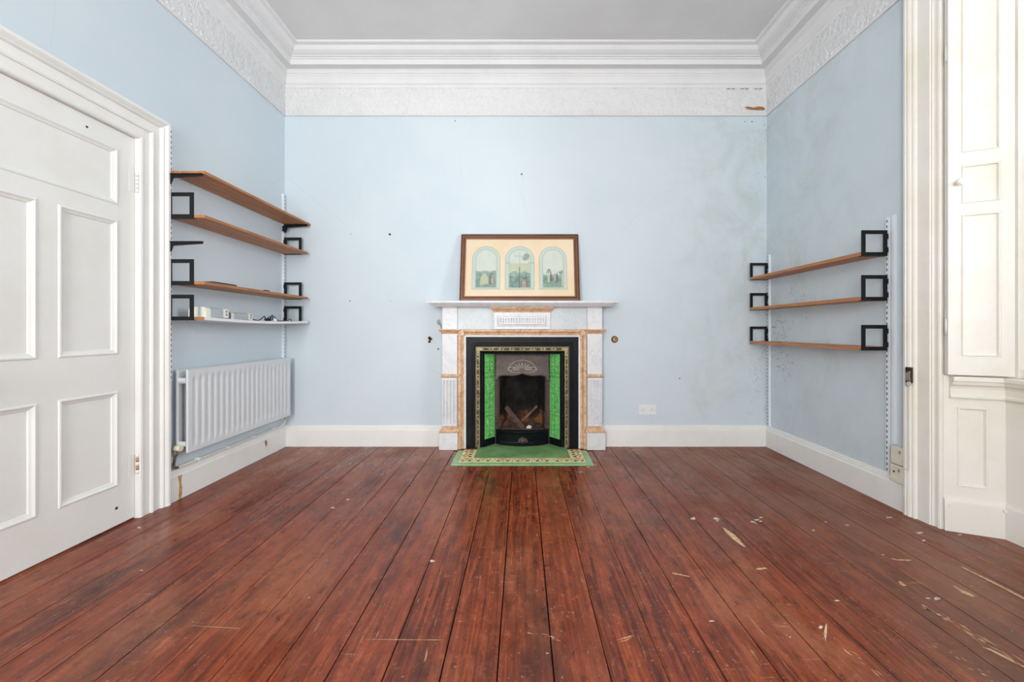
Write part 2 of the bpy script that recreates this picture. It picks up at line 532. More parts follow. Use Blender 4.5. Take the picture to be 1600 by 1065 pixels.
        if any(s.attr):
            at = me.attributes.new('board', 'FLOAT', 'POINT')
            at.data.foreach_set('value', s.attr)
        if weld and not any(s.attr):
            bm = bmesh.new(); bm.from_mesh(me)
            bmesh.ops.remove_doubles(bm, verts=bm.verts, dist=1e-5)
            bmesh.ops.recalc_face_normals(bm, faces=bm.faces)
            bm.to_mesh(me); bm.free()
        me.update()
        o = bpy.data.objects.new(name, me)
        COL.objects.link(o)
        if parent is not None:
            o.parent = parent
            if loc is not None and not local: o.location = org - w
        else:
            o.location = org
        if bevel > 0:
            b = o.modifiers.new('bevel', 'BEVEL')
            b.width = bevel; b.segments = 2; b.limit_method = 'ANGLE'; b.angle_limit = 0.6
        return o

def thing(name, label, cat, loc=(0, 0, 0), group=None):
    o = bpy.data.objects.new(name, None)
    o.empty_display_size = 0.05
    o.location = loc
    COL.objects.link(o)
    return tag(o, label, cat, group)
def tag(o, label, cat, group=None):
    o['label'] = label; o['category'] = cat
    if group: o['group'] = group
    return o
def struct(o, label=None, cat=None):
    o['kind'] = 'structure'
    if label: o['label'] = label
    if cat: o['category'] = cat
    return o
def smooth_path(pts, n=8):
    P = [Vector(p) for p in pts]
    out = []
    for i in range(len(P) - 1):
        p0, p1, p2, p3 = P[max(i - 1, 0)], P[i], P[i + 1], P[min(i + 2, len(P) - 1)]
        for k in range(n):
            t = k / n
            out.append(0.5 * ((2 * p1) + (p2 - p0) * t + (2 * p0 - 5 * p1 + 4 * p2 - p3) * t * t + (3 * p1 - p0 - 3 * p2 + p3) * t ** 3))
    out.append(P[-1])
    return out
def on_back(px, py, y=YB):
    return ((px - VX) / F * y, y, H - (py - VY) / F * y)
def on_floor(px, py, z=0.0):
    y = (H - z) * F / (py - VY)
    return ((px - VX) / F * y, y, z)

def panelled(mb, fn, U0, U1, V0, V1, panels, thick, mould, recess, mat, edges=True, pmat=None):
    """a framed leaf: flat front at height 0 pierced by moulded, sunk panels (u0,u1,v0,v1)"""
    us = sorted(set([U0, U1] + [p[0] for p in panels] + [p[1] for p in panels]))
    vs = sorted(set([V0, V1] + [p[2] for p in panels] + [p[3] for p in panels]))
    for i in range(len(us) - 1):
        for j in range(len(vs) - 1):
            cu, cv = (us[i] + us[i + 1]) / 2, (vs[j] + vs[j + 1]) / 2
            if any(p[0] < cu < p[1] and p[2] < cv < p[3] for p in panels): continue
            mb.poly([fn(us[i], vs[j], 0), fn(us[i + 1], vs[j], 0), fn(us[i + 1], vs[j + 1], 0), fn(us[i], vs[j + 1], 0)], mat)
    for p in panels:
        mb.ring(p[0], p[1], p[2], p[3], mould + [(mould[-1][0], recess)], fn, mat)
        k = mould[-1][0]
        mb.poly([fn(p[0] + k, p[2] + k, recess), fn(p[1] - k, p[2] + k, recess), fn(p[1] - k, p[3] - k, recess), fn(p[0] + k, p[3] - k, recess)], pmat or mat)
    c = [(U0, V0), (U1, V0), (U1, V1), (U0, V1)]
    for i in range(4):
        a, b = c[i], c[(i + 1) % 4]
        mb.poly([fn(*a, 0), fn(*b, 0), fn(*b, -thick), fn(*a, -thick)], mat)
    mb.poly([fn(u, v, -thick) for u, v in c][::-1], mat)

# ================================================================ THE ROOM
# ---- floor: long boards running away from the camera
fb = MB('floor', 'gap')
W0, PW = -0.075, 0.1695
GAP = 0.0035
rng = random.Random(3)
fb.cur = 0.5
fb.box(-2.30, 2.60, -2.40, 4.10, -0.06, -0.012, 'gap')
k0 = -14
for k in range(k0, 16):
    x0, x1 = W0 + k * PW, W0 + (k + 1) * PW
    if x1 < -2.28 or x0 > 2.56: continue
    x0, x1 = max(x0, -2.28), min(x1, 2.56)
    g = GAP * rng.uniform(0.5, 1.5) / 2
    yend = 2.922 if (x0 > -0.60 and x1 < 0.62) else 4.0
    cuts = [-2.35]
    if rng.random() < 0.45: cuts.append(rng.uniform(-0.5, 0.6))
    cuts.append(yend)
    for a, b in zip(cuts[:-1], cuts[1:]):
        fb.cur = rng.uniform(0.05, 1.0)
        dz = rng.uniform(-0.001, 0.0)
        fb.box(x0 + g, x1 - g, a + 0.001, b - 0.001, -0.02, dz, 'floor')
fb.cur = 0.35
fb.box(W0 - 3 * PW + 0.002, W0 + 4 * PW - 0.002, 2.926, 3.038, -0.02, -0.0003, 'floor')
fb.box(W0 - 3 * PW + 0.002, W0 + 4 * PW - 0.002, 3.042, 4.0, -0.02, -0.006, 'floor')
# bare splinters and paint splashes with a shape of their own
def mark(pts, mat):
    fb.poly([on_floor(x, y, 0.0006) for x, y in pts], mat)
mark([(1129, 823), (1133, 825), (1150, 837), (1164, 853), (1165, 855), (1158, 851.5), (1145, 842), (1133, 830)], 'bare')
mark([(1498, 883), (1506, 886), (1550, 907), (1600, 933), (1600, 936), (1548, 909), (1510, 890)], 'bare')
mark([(1488, 914), (1497, 918), (1523, 930), (1521, 933), (1502, 925)], 'bare')
mark([(1404, 907), (1410, 909), (1417, 915), (1412, 915), (1406, 912)], 'bare')
mark([(1388, 871), (1400, 873), (1424, 874), (1424, 876), (1400, 875)], 'bare')
def slivers(xa, ya, xb, yb, spread, n, ln, seed):
    q = random.Random(seed)
    for i in range(n):
        t = q.random(); x = xa + (xb - xa) * t + q.uniform(-spread, spread); y = ya + (yb - ya) * t + q.uniform(-spread, spread) * 0.45
        l = ln * q.uniform(0.35, 1.1); w = q.uniform(0.5, 1.7); sl = (yb - ya) / max(1, (xb - xa)) * q.uniform(0.8, 1.2)
        mark([(x, y), (x + l * .4, y + l * .4 * sl - w), (x + l, y + l * sl), (x + l * .5, y + l * .5 * sl + w * .6)], 'bare')
slivers(1424, 939, 1478, 966, 3, 16, 16, 2)
slivers(1495, 975, 1600, 1040, 8, 16, 34, 5)
slivers(1440, 1000, 1560, 1060, 10, 7, 12, 6)
slivers(1310, 1010, 1370, 1050, 7, 9, 14, 8)
slivers(820, 985, 880, 1000, 8, 5, 12, 9)
mark([(1534, 1010), (1548, 1013), (1570, 1024), (1600, 1040), (1600, 1042), (1575, 1030), (1552, 1018)], 'bare')
mark([(1287, 990), (1290, 975), (1292, 974), (1292, 990), (1290, 1002)], 'bare')
mark([(1050, 894), (1078, 900), (1078, 901), (1051, 896)], 'bare')
mark([(962, 1000), (984, 993), (991, 992), (980, 996)], 'bare')
mark([(966, 1003), (978, 999), (988, 994), (980, 1000)], 'bare')
mark([(560, 998), (600, 998.3), (690, 999), (690, 999.6), (600, 999)], 'bare')
mark([(290, 976.5), (340, 979), (375, 981), (375, 981.6), (330, 979.2)], 'bare')
mark([(1180, 888), (1194, 886), (1200, 888), (1186, 890)], 'bare')
for (x, y, rx, ry) in ((1083, 810, 5, 2.2), (1119, 810, 4.5, 2), (1121, 813, 3, 1), (1176, 815, 5, 1.8), (1183, 812, 5, 1.6), (1189, 808, 3.5, 1.2),
                       (1181, 817, 3, 1), (1188, 814, 3, 1.2), (1271, 828, 3, 1.6), (1323, 820, 4.5, 1.2), (1436, 832, 6, 1.8), (1443, 844, 5, 1.6),
                       (1465, 935, 7, 3.5), (1450, 934, 5, 1.2), (520, 793, 4, 1.8), (543, 780, 4, 1.5), (675, 876, 5, 2.2), (217, 824, 3.5, 1.6), (221, 891, 3, 1.5),
                       (930, 726, 3, 1.4), (919, 729, 3, 1.2), (907, 737, 3.5, 1), (1308, 938, 5, 1.4), (1282, 980, 4, 3), (1234, 995, 2.5, 1.6), (1111, 970, 6, 1.5),
                       (1500, 835, 5, 1.2), (1389, 808, 5, 1.5), (1380, 866, 4, 1), (1290, 815, 2.5, 1), (855, 1020, 3, 1), (483, 933, 2, 1.2)):
    n = 11
    fb.poly([on_floor(x + rx * math.cos(2 * PI * i / n) * rng.uniform(.35, 1.25), y + ry * math.sin(2 * PI * i / n) * rng.uniform(.35, 1.25), 0.0006) for i in range(n)], 'splash')
struct(fb.build('floor', weld=False), 'worn red-brown varnished floorboards running towards the fireplace', 'floor')

# ---- walls
def hole_at(mb, x, z, r=0.006, mat='hole'):
    n = 8
    mb.poly([(x + r * rng.uniform(.7, 1.2) * math.cos(2 * PI * i / n), YB - 0.0006, z + r * rng.uniform(.7, 1.2) * math.sin(2 * PI * i / n)) for i in range(n)], mat)
wb = MB('wall_back', 'hole')
FX, FZ = 0.40, 0.90
wb.box(XL - 0.15, -FX, YB, YB + 0.15, 0, 3.5)
wb.box(FX, XR + 0.15, YB, YB + 0.15, 0, 3.5)
wb.box(-FX, FX, YB, YB + 0.15, FZ, 3.5)
for px, py, r in ((609, 366, .011), (548, 366, .004), (815, 272, .008), (711, 189, .006), (547, 470, .006), (610, 470, .004), (1183, 671, .007), (1062, 591, .006), (685, 545, .008), (1175, 190, .006), (1164, 190, .005)):
    p = on_back(px, py); hole_at(wb, p[0], p[2], r)
struct(wb.build('wall_back', weld=False), 'pale blue chimney wall with damp stains at its right end', 'wall')
wl = MB('wall')
DY0, DY1, DZ = 1.385, 2.192, 2.088
wl.box(XL - 0.15, XL, DY1, YB, 0, 3.5)
wl.box(XL - 0.15, XL, YF, DY0, 0, 3.5)
wl.box(XL - 0.15, XL, DY0, DY1, DZ, 3.5)
struct(wl.build('wall_left', weld=False), 'pale blue wall on the left with the door in it', 'wall')
wr = MB('wall_right')
WY0, WY1, WZ = 0.785, 2.067, 2.88
wr.box(XR, XR + 0.15, WY1 + 0.02, YB, 0, 3.5)
wr.box(XR, XR + 0.15, YF, WY0 - 0.02, 0, 3.5)
wr.box(XR, XR + 0.15, WY0 - 0.02, WY1 + 0.02, WZ, 3.5)
struct(wr.build('wall_right', weld=False), 'pale blue right wall with mould stains near the corner', 'wall')
wf = MB('cornice')  # unseen rear wall, made white instead of blue to bounce more light
WINS = [(-1.75, -0.35), (0.35, 1.75)]
wf.box(XL - 0.15, XR + 0.15, YF - 0.15, YF, 0, 0.80)
wf.box(XL - 0.15, XR + 0.15, YF - 0.15, YF, 3.0, 3.5)
for a, b in ((XL - 0.15, -1.75), (-0.35, 0.35), (1.75, XR + 0.15)):
    wf.box(a, b, YF - 0.15, YF, 0.80, 3.0)
struct(wf.build('wall_front', weld=False))
ce = MB('ceiling')
ce.box(XL - 0.15, XR + 0.15, YF - 0.15, YB + 0.15, ZC, ZC + 0.12)
struct(ce.build('ceiling'), 'plain grey-white ceiling inside the cornice', 'ceiling')

# ---- cornice, one mitred run round the room
cn = MB('cornice', 'relief', 'brownpatch', 'hole')
cprof = [(0.0, 2.938), (0.016, 2.938), (0.016, 2.948), (0.020, 2.952), (0.020, 2.982), (0.012, 2.988), (0.012, 3.178), (0.018, 3.186),
         (0.022, 3.205), (0.032, 3.214), (0.034, 3.226), (0.026, 3.232), (0.028, 3.255), (0.036, 3.272), (0.044, 3.283), (0.044, 3.292),
         (0.050, 3.295), (0.050, 3.312), (0.060, 3.324), (0.118, 3.324), (0.122, 3.320), (0.124, 3.322), (0.124, 3.362), (0.134, 3.366), (0.134, 3.374),
         (0.150, 3.377), (0.150, 3.384), (0.168, 3.388), (0.192, 3.400), (0.206, 3.418), (0.212, 3.426), (0.240, 3.430), (0.246, 3.434), (0.246, ZC + 0.001)]
cm = ['cornice'] * (len(cprof) - 1)
for i in (3, 4, 5, 6): cm[i] = 'relief'
room_loop = [(XL, YF), (XL, YB), (XR, YB), (XR, YF)]
cn.sweep(room_loop, cprof, ident, -1, True, mats=cm)
# peeled patches near the right-hand corner
def patch(pts, off):
    cn.poly([(on_back(x, y, YB - off)) for x, y in pts], 'brownpatch')
patch([(1163, 167), (1170, 166.5), (1178, 168), (1186, 166), (1193, 167), (1196, 170), (1193, 172), (1184, 171.5), (1176, 171), (1169, 170)], 0.0215)
for i in range(9):
    x = 1128 + i * 7.2
    patch([(x, 138.2), (x + 5, 137.8), (x + 6, 138.8), (x + 1, 139.0)], 0.0225) if i % 3 else None
# row of small raised eggs along the lower band of the frieze
def eggs(fn, L, step=0.042):
    n = int(L / step)
    for i in range(n):
        c = fn((i + .5) * step)
        cn.ell(c, 0.009, 0.009, 0.010, 'cornice', 8, 4)
eggs(lambda t: (XL + 0.03 + t, YB - 0.016, 2.967), XR - XL - 0.06)
eggs(lambda t: (XL + 0.016, 1.2 + t, 2.967), YB - 1.24)
eggs(lambda t: (XR - 0.016, 1.8 + t, 2.967), YB - 1.84)
struct(cn.build('trim_1', weld=False), 'white plaster cornice with embossed frieze round the room', 'cornice')

# ---- baseboards
bprof = [(0, 0.185), (0.010, 0.183), (0.013, 0.176), (0.013, 0.170), (0.018, 0.164), (0.018, 0.156), (0.024, 0.150), (0.026, 0.144), (0.026, 0.0)]
b = MB('white'); b.sweep([(XL, YB), (-0.712, YB)], bprof, ident, -1)
b.sweep([(0.712, YB), (XR, YB)], bprof, ident, -1)
struct(b.build('baseboard_back', weld=False), 'white baseboard along the chimney wall', 'baseboard')
b = MB('white', 'rust', 'brownpatch'); b.sweep([(XL, 2.375), (XL, YB)], bprof, ident, -1)
xs = XL + 0.0266
b.poly([(xs, 2.425, 0.0), (xs, 2.447, 0.0), (xs, 2.452, 0.06), (xs, 2.445, 0.11), (xs, 2.452, 0.145), (xs, 2.42, 0.145), (xs, 2.432, 0.09)], 'rust')
b.poly([(xs, 3.24, 0.135), (xs, 3.265, 0.13), (xs, 3.27, 0.10), (xs, 3.255, 0.075), (xs, 3.24, 0.11)], 'brownpatch')
struct(b.build('baseboard_left', weld=False), 'white baseboard below the radiator with a rust stain', 'baseboard')
b = MB('white'); b.sweep([(XR, YB), (XR, 2.235)], bprof, ident, -1)
struct(b.build('baseboard_right', weld=False), 'white baseboard along the mouldy right wall', 'baseboard')

# ---- left door and its architrave
def LW(u, v, h): return (XL + h, u, v)
aprof = [(0.0, -0.08), (0.0, 0.010), (0.006, 0.016), (0.016, 0.018), (0.024, 0.014), (0.030, 0.014), (0.060, 0.014), (0.062, 0.022), (0.070, 0.026), (0.074, 0.018),
         (0.118, 0.018), (0.122, 0.030), (0.128, 0.034), (0.133, 0.029), (0.138, 0.036), (0.148, 0.044), (0.162, 0.044), (0.166, 0.034), (0.166, -0.001)]
t = MB('white')
t.sweep([(DY0 + 0.001, 0), (DY0 + 0.001, DZ - 0.001), (DY1 - 0.001, DZ - 0.001), (DY1 - 0.001, 0)], aprof, LW, 1)
struct(t.build('trim_2', weld=False), 'white moulded architrave round the door', 'architrave')
DF = -0.012
def DL(u, v, h): return (XL + DF + h, u, v)
d = MB('door_white', 'hole')
mould = [(0.0, 0.0), (0.003, 0.004), (0.009, 0.005), (0.014, 0.001), (0.018, -0.002), (0.026, -0.005), (0.028, -0.009)]
yc = (DY0 + DY1) / 2
pl, pr = (DY0 + 0.092, yc - 0.040), (yc + 0.040, DY1 - 0.092)
pans = [(pl[0], pr[1], 1.692, 1.988), pl + (0.905, 1.612), pr + (0.905, 1.612), pl + (0.212, 0.712), pr + (0.212, 0.712)]
panelled(d, DL, DY0 + 0.004, DY1 - 0.004, 0.008, DZ - 0.004, pans, 0.042, mould, -0.010, 'door_white')
for (u, v, r) in ((2.092, 0.098, 0.008), (1.95, 2.028, 0.006)):
    d.poly([DL(u + r * math.cos(2 * PI * i / 8), v + r * math.sin(2 * PI * i / 8), 0.0006) for i in range(8)], 'hole')
door = d.build('door_1', weld=False)
struct(door, 'white five-panel door hinged beside the shelves', 'door')
for zc in (1.845, 0.30):
    hb = MB('white', 'rust')
    for i in range(5):
        hb.cyl((XL + 0.004, DY1 - 0.002, zc - 0.055 + i * 0.022), (XL + 0.004, DY1 - 0.002, zc - 0.055 + (i + 0.9) * 0.022), 0.0075, None, 10, 'rust' if (zc < 1 and i % 2) else 'white')
    hb.box(XL - 0.0125, XL - 0.0108, DY1 - 0.034, DY1 - 0.004, zc - 0.055, zc + 0.055, 'white')
    hb.build('door_hinge', door)
kn = MB('brass')
kn.cyl((XL - 0.012, DY0 + 0.05, 0.82), (XL + 0.03, DY0 + 0.05, 0.82), 0.010)
kn.ell((XL + 0.045, DY0 + 0.05, 0.82), 0.022, 0.028, 0.028)
kn.build('door_handle', door)
# loose threshold strip
ts = MB('floor'); ts.cur = 0.7
ts.box(XL - 0.10, XL - 0.0135, DY0, DY1 + 0.0, -0.001, 0.003)
struct(ts.build('trim_3', weld=False))

# ---- right window recess: architrave, splayed panelling, ledge moulding, window
A = Vector((2.186, 2.067)); B = Vector((2.398, 1.975))
dv = (B - A); LS = dv.length; dv.normalize()
nv = Vector((-0.398, -0.917)).normalized()
WC = 1.43                                     # centre of the recess along the wall
def S(u, v, h):
    p = A + dv * u + nv * h
    return (p.x, p.y, v)
def S2(u, v, h):                              # the far splay, mirrored
    p = A + dv * u + nv * h
    return (p.x, 2 * WC - p.y, v)
def RWm(u, v, h): return (XR - h, u, v)
t = MB('cream')
rprof = [(0.0, -0.03), (0.0, 0.004), (0.004, 0.010), (0.012, 0.012), (0.018, 0.008), (0.030, 0.010), (0.036, 0.016), (0.042, 0.014), (0.046, 0.020),
         (0.108, 0.022), (0.112, 0.032), (0.120, 0.036), (0.126, 0.030), (0.132, 0.040), (0.142, 0.044), (0.150, 0.036), (0.156, 0.044), (0.168, 0.042), (0.172, 0.034), (0.172, -0.001)]
RY1, RY0 = WY1 + 0.003, 2 * WC - WY1 - 0.003
t.sweep([(RY0, 0), (RY0, WZ - 0.12), (RY1, WZ - 0.12), (RY1, 0)], rprof, RWm, 1)
struct(t.build('trim_4', weld=False), 'cream moulded architrave of the window recess', 'architrave')
mould2 = [(0.0, 0.0), (0.003, 0.004), (0.009, 0.003), (0.014, -0.006)]
for fn, nm in ((S, 'trim_5'), (S2, 'trim_6')):
    t = MB('cream', 'splash')
    panelled(t, fn, 0.0, LS, 0.0, 0.80, [(0.052, 0.170, 0.232, 0.640)], 0.05, mould2, -0.009, 'cream')
    # open shutter box behind the folded leaf
    for (ua, ha, ub, hb_) in ((-0.004, 0.0, -0.004, -0.10), (-0.004, -0.10, LS, -0.10), (LS, -0.10, LS, 0.0)):
        t.poly([fn(ua, 0.80, ha), fn(ub, 0.80, hb_), fn(ub, 2.86, hb_), fn(ua, 2.86, ha)], 'cream')
    for z_ in (0.7985, 2.86):
        t.poly([fn(-0.004, z_, 0.0), fn(LS, z_, 0.0), fn(LS, z_, -0.10), fn(-0.004, z_, -0.10)], 'cream')
    t.box(2.186, 2.45, min(fn(0, 0, -.06)[1], fn(LS, 0, -.06)[1]), max(fn(0, 0, -.06)[1], fn(LS, 0, -.06)[1]), 2.82, 2.90)
    if nm == 'trim_5':
        t.sweep([(2.0, 0), (2.0, 0)], [(0, 0)], fn, 1, caps=False) if False else None
    struct(t.build(nm, weld=False), *(('cream panelled splay under the window ledge', 'panelling') if nm == 'trim_5' else (None, None)))
# base strip and ledge moulding follow the splay, the window back and the far splay
C1 = (B.x, B.y); C2 = (B.x, 2 * WC - B.y)
plan = [(A.x, A.y), C1, C2, (A.x, 2 * WC - A.y)]
t = MB('cream', 'splash')
t.sweep(plan, [(0.0, 0.168), (0.008, 0.166), (0.011, 0.158), (0.012, 0.150), (0.012, 0.0)], ident, -1)
for u, z in ((0.022, 0.135), (0.222, 0.140)):
    p = S(u, z, 0.012); q = S(u, z, 0.020)
    t.cyl(p, q, 0.009, 0.007, 10)
q1, q2 = S(0.12, 0.004, 0.0128), S(0.19, 0.004, 0.0128)
struct(t.build('baseboard_window', weld=False), 'low cream base strip in the window recess', 'baseboard')
t = MB('cream')
plan2 = [S(0.022, 0, 0)[:2], C1, C2, S2(0.022, 0, 0)[:2]]
t.sweep(plan2, [(0.0, 0.682), (0.010, 0.682), (0.016, 0.690), (0.016, 0.700), (0.010, 0.706), (0.012, 0.735), (0.018, 0.748), (0.030, 0.756), (0.034, 0.766),
                (0.036, 0.772), (0.042, 0.776), (0.042, 0.792), (0.036, 0.798), (0.0, 0.798)], ident, -1)
struct(t.build('trim_7', weld=False), 'cream moulded ledge under the window shutter', 'moulding')
t = MB('cream')                                # window back below the sill
t.box(B.x, B.x + 0.05, C2[1], C1[1], 0, 0.80)
t.box(B.x + 0.001, B.x + 0.16, C2[1], C1[1], 0.775, 0.80)
struct(t.build('trim_8', weld=False), 'cream boarding below the window in the recess', 'panelling')
w = MB('cream')
XF = B.x
w.box(XF, XF + 0.12, C1[1] - 0.05, C1[1] + 0.02, 0.80, 2.86)
w.box(XF, XF + 0.12, C2[1] - 0.02, C2[1] + 0.05, 0.80, 2.86)
w.box(XF, XF + 0.12, C2[1] + 0.05, C1[1] - 0.05, 2.79, 2.86)
w.box(XF + 0.01, XF + 0.12, C2[1] + 0.05, C1[1] - 0.05, 0.80, 0.84)
w.box(XF - 0.002, XF + 0.012, C1[1] - 0.016, C1[1] - 0.002, 0.80, 2.86)
win = w.build('window_1', weld=False)
struct(win, 'tall sash window in the right-hand recess', 'window')
for z0, z1, xo in ((0.84, 1.83, 0.03), (1.80, 2.79, 0.07)):
    g = MB('cream')
    y0, y1 = C2[1] + 0.05, C1[1] - 0.05
    g.ring(y0, y1, z0, z1, [(0, 0), (0, 0.035), (0.045, 0.035), (0.045, 0), (0, 0)], lambda u, v, h: (XF + xo + 0.035 - h, u, v))
    sash = g.build('sash', win, weld=False)
    p = MB('glass'); p.box(XF + xo + 0.016, XF + xo + 0.019, y0 + 0.04, y1 - 0.04, z0 + 0.04, z1 - 0.04)
    p.build('pane', sash)
for i, (a, bb) in enumerate(WINS):  # unseen rear windows, put in to give soft light from behind the camera
    w = MB('cream')
    w.ring(a, bb, 0.80, 3.0, [(0, -0.12), (0, 0.02), (0.06, 0.02), (0.06, -0.12), (0, -0.12)], lambda u, v, h: (u, YF + h, v))
    w.box(a + 0.05, bb - 0.05, YF - 0.09, YF - 0.05, 1.87, 1.92)
    w.box((a + bb) / 2 - 0.012, (a + bb) / 2 + 0.012, YF - 0.085, YF - 0.055, 0.85, 2.95)
    wn = w.build('window_%d' % (i + 2), weld=False)
    struct(wn)
    p = MB('glass'); p.box(a + 0.05, bb - 0.05, YF - 0.072, YF - 0.069, 0.85, 2.95)
    p.build('pane', wn)

# ---- shutter leaf folded back against the splay
sh = thing('window_shutter', 'tall white panelled window shutter folded back in the recess', 'shutter', S(0.12, 0.806, 0.02))
s_ = MB('cream', 'gap')
def SL(u, v, h): return S(u, v, 0.040 + h)
smould = [(0.0, 0.0), (0.002, -0.003), (0.008, -0.004), (0.013, -0.008)]
SP = [(0.048, 0.196, 1.924, 2.80), (0.048, 0.196, 1.668, 1.866), (0.048, 0.196, 0.897, 1.620)]
panelled(s_, SL, 0.001, 0.243, 0.806, 2.855, SP, 0.034, smould, -0.010, 'cream')
for (u0, u1, v0, v1) in SP:
    s_.ring(u0 + 0.004, u1 - 0.004, v0 + 0.004, v1 - 0.004, [(0, -0.004), (0.003, 0.003), (0.006, 0.003), (0.009, -0.008)], SL)
s_.build('panel', sh, weld=False)
k_ = MB('cream')
a, b2 = SL(0.030, 1.775, 0), SL(0.030, 1.775, 0.022)
k_.cyl(a, b2, 0.008, 0.007, 12)
k_.ell(SL(0.030, 1.775, 0.030), 0.016, 0.016, 0.016)
k_.build('knob', sh)
for zc in (1.05, 2.45):
    hh = MB('white'); p0 = SL(0.001, zc - 0.04, -0.017); p1 = SL(0.001, zc + 0.04, -0.017)
    hh.cyl(p0, p1, 0.006, None, 10); hh.build('hinge', sh)

# ================================================================ FIREPLACE
fp = thing('fireplace_surround', 'white and siena marble chimneypiece with fluted pilasters', 'fireplace', (0.002, 3.48, 0))
YW = YB - 0.002                 # back of the chimneypiece on the wall
def u_sweep(mb, x0, x1, yf, prof, mat=None, caps_box=True, yb=YW):
    """moulding round the left end, front and right end of a block; prof = [(projection, z)]"""
    mb.sweep([(x0, yb), (x0, yf), (x1, yf), (x1, yb)], prof, ident, -1, False, mat, caps=False)
    for (pj, z) in (prof[0], prof[-1]):
        mb.poly([(x0 - pj, yb, z), (x0 - pj, yf - pj, z), (x1 + pj, yf - pj, z), (x1 + pj, yb, z)], mat)
m_ = MB('marble')
u_sweep(m_, -0.742, 0.746, 3.372, [(0.0, 1.2335), (0.012, 1.2335), (0.014, 1.238), (0.022, 1.241), (0.032, 1.248), (0.038, 1.254), (0.040, 1.258), (0.052, 1.2585), (0.055, 1.262), (0.055, 1.274), (0.053, 1.277), (0.0, 1.277)])
m_.build('mantel_shelf', fp, weld=False)
def fluted(mb, x0, x1, z0, z1, yf, depth, n, mat, margin=0.18, vm=0.012):
    """flat slab whose front carries n sunk vertical flutes with rounded ends"""
    mb.box(x0, x1, yf + depth, yf + depth + 0.015, z0, z1, mat)
    mb.box(x0, x1, yf, yf + depth, z0, z0 + vm, mat)
    mb.box(x0, x1, yf, yf + depth, z1 - vm, z1, mat)
    w = (x1 - x0) / (n + margin * (n + 1))
    fil = w * margin
    x = x0
    for i in range(n + 1):
        mb.box(x, x + fil, yf, yf + depth, z0 + vm, z1 - vm, mat)
        if i < n:
            a0, a1 = x + fil, x + fil + w
            r = w / 2
            for zz, sg in ((z0 + vm, 1), (z1 - vm, -1)):
                for aa, sx in ((a0, 1), (a1, -1)):
                    pts = [(aa, zz)] + [(aa + sx * (r - r * math.cos(t)), zz + sg * (r - r * math.sin(t))) for t in [0, PI / 8, PI / 4, 3 * PI / 8, PI / 2]]
                    mb.prism(pts, lambda u, v, h: (u, h, v), yf, yf + depth, mat)
        x += fil + w
for sx in (-1, 1):
    def bx(a, b_): return (min(sx * a, sx * b_), max(sx * a, sx * b_))
    x0, x1 = bx(0.557, 0.717)
    p_ = MB('marble'); p_.box(x0, x1, 3.424, YW, 0.0, 0.150)
    p_.build('plinth', fp, bevel=0.003)
    pil_root = MB('marble')
    x0, x1 = bx(0.562, 0.690)
    pil_root.box(x0, x1, 3.452, YW, 0.200, 0.625)
    pil_root.box(x0, x1, 3.440, YW, 0.652, 1.000)
    pil_root.box(x0, x1, 3.440, YW, 1.040, 1.2335)
    pil = pil_root.build('pilaster', fp, weld=False)
    f_ = MB('marble'); fluted(f_, x0 + 0.002, x1 - 0.002, 0.205, 0.622, 3.428, 0.017, 4, 'marble', 0.45, 0.02)
    f_.build('fluted_panel', pil, weld=False)
    for (z0, z1, pr) in ((0.150, 0.200, [(0.022, 0.150), (0.024, 0.158), (0.018, 0.166), (0.016, 0.172), (0.010, 0.180), (0.010, 0.186), (0.004, 0.192), (0.0, 0.200)]),
                         (0.625, 0.652, [(0.0, 0.625), (0.010, 0.627), (0.014, 0.634), (0.014, 0.640), (0.010, 0.648), (0.0, 0.652)]),
                         (1.0, 1.04, [(0.0, 1.0), (0.006, 1.003), (0.010, 1.012), (0.018, 1.022), (0.028, 1.030), (0.030, 1.034), (0.030, 1.040), (0.0, 1.040)])):
        c_ = MB('siena'); u_sweep(c_, x0, x1 , 3.440, pr, 'siena')
        c_.build('siena_band', pil, weld=False)
fr_ = MB('marble_grey')
fr_.box(-0.5605, -0.242, 3.456, YW, 1.040, 1.2335)
fr_.box(0.242, 0.5605, 3.456, YW, 1.040, 1.2335)
fr_.box(-0.242, 0.242, 3.50, YW, 1.040, 1.2335)
fz = fr_.build('frieze', fp, weld=False)
tb = MB('marble')
tb.box(-0.242, 0.242, 3.430, 3.498, 1.040, 1.2335)
tb.ring(-0.215, 0.215, 1.064, 1.158, [(0, 0.0), (0.004, 0.005), (0.010, 0.005), (0.014, 0.0)], lambda u, v, h: (u, 3.430 - h, v))
tab = tb.build('tablet', fp, weld=False)
f_ = MB('marble'); fluted(f_, -0.196, 0.196, 1.082, 1.142, 3.410, 0.0185, 17, 'marble', 0.6, 0.008); f_.build('fluted_panel', tab, weld=False)
c_ = MB('siena'); u_sweep(c_, -0.240, 0.240, 3.430, [(0.0, 1.185), (0.005, 1.187), (0.008, 1.196), (0.018, 1.206), (0.026, 1.214), (0.032, 1.222), (0.032, 1.2335), (0.0, 1.2335)], 'siena', yb=3.455)
c_.build('tablet_moulding', tab, weld=False)
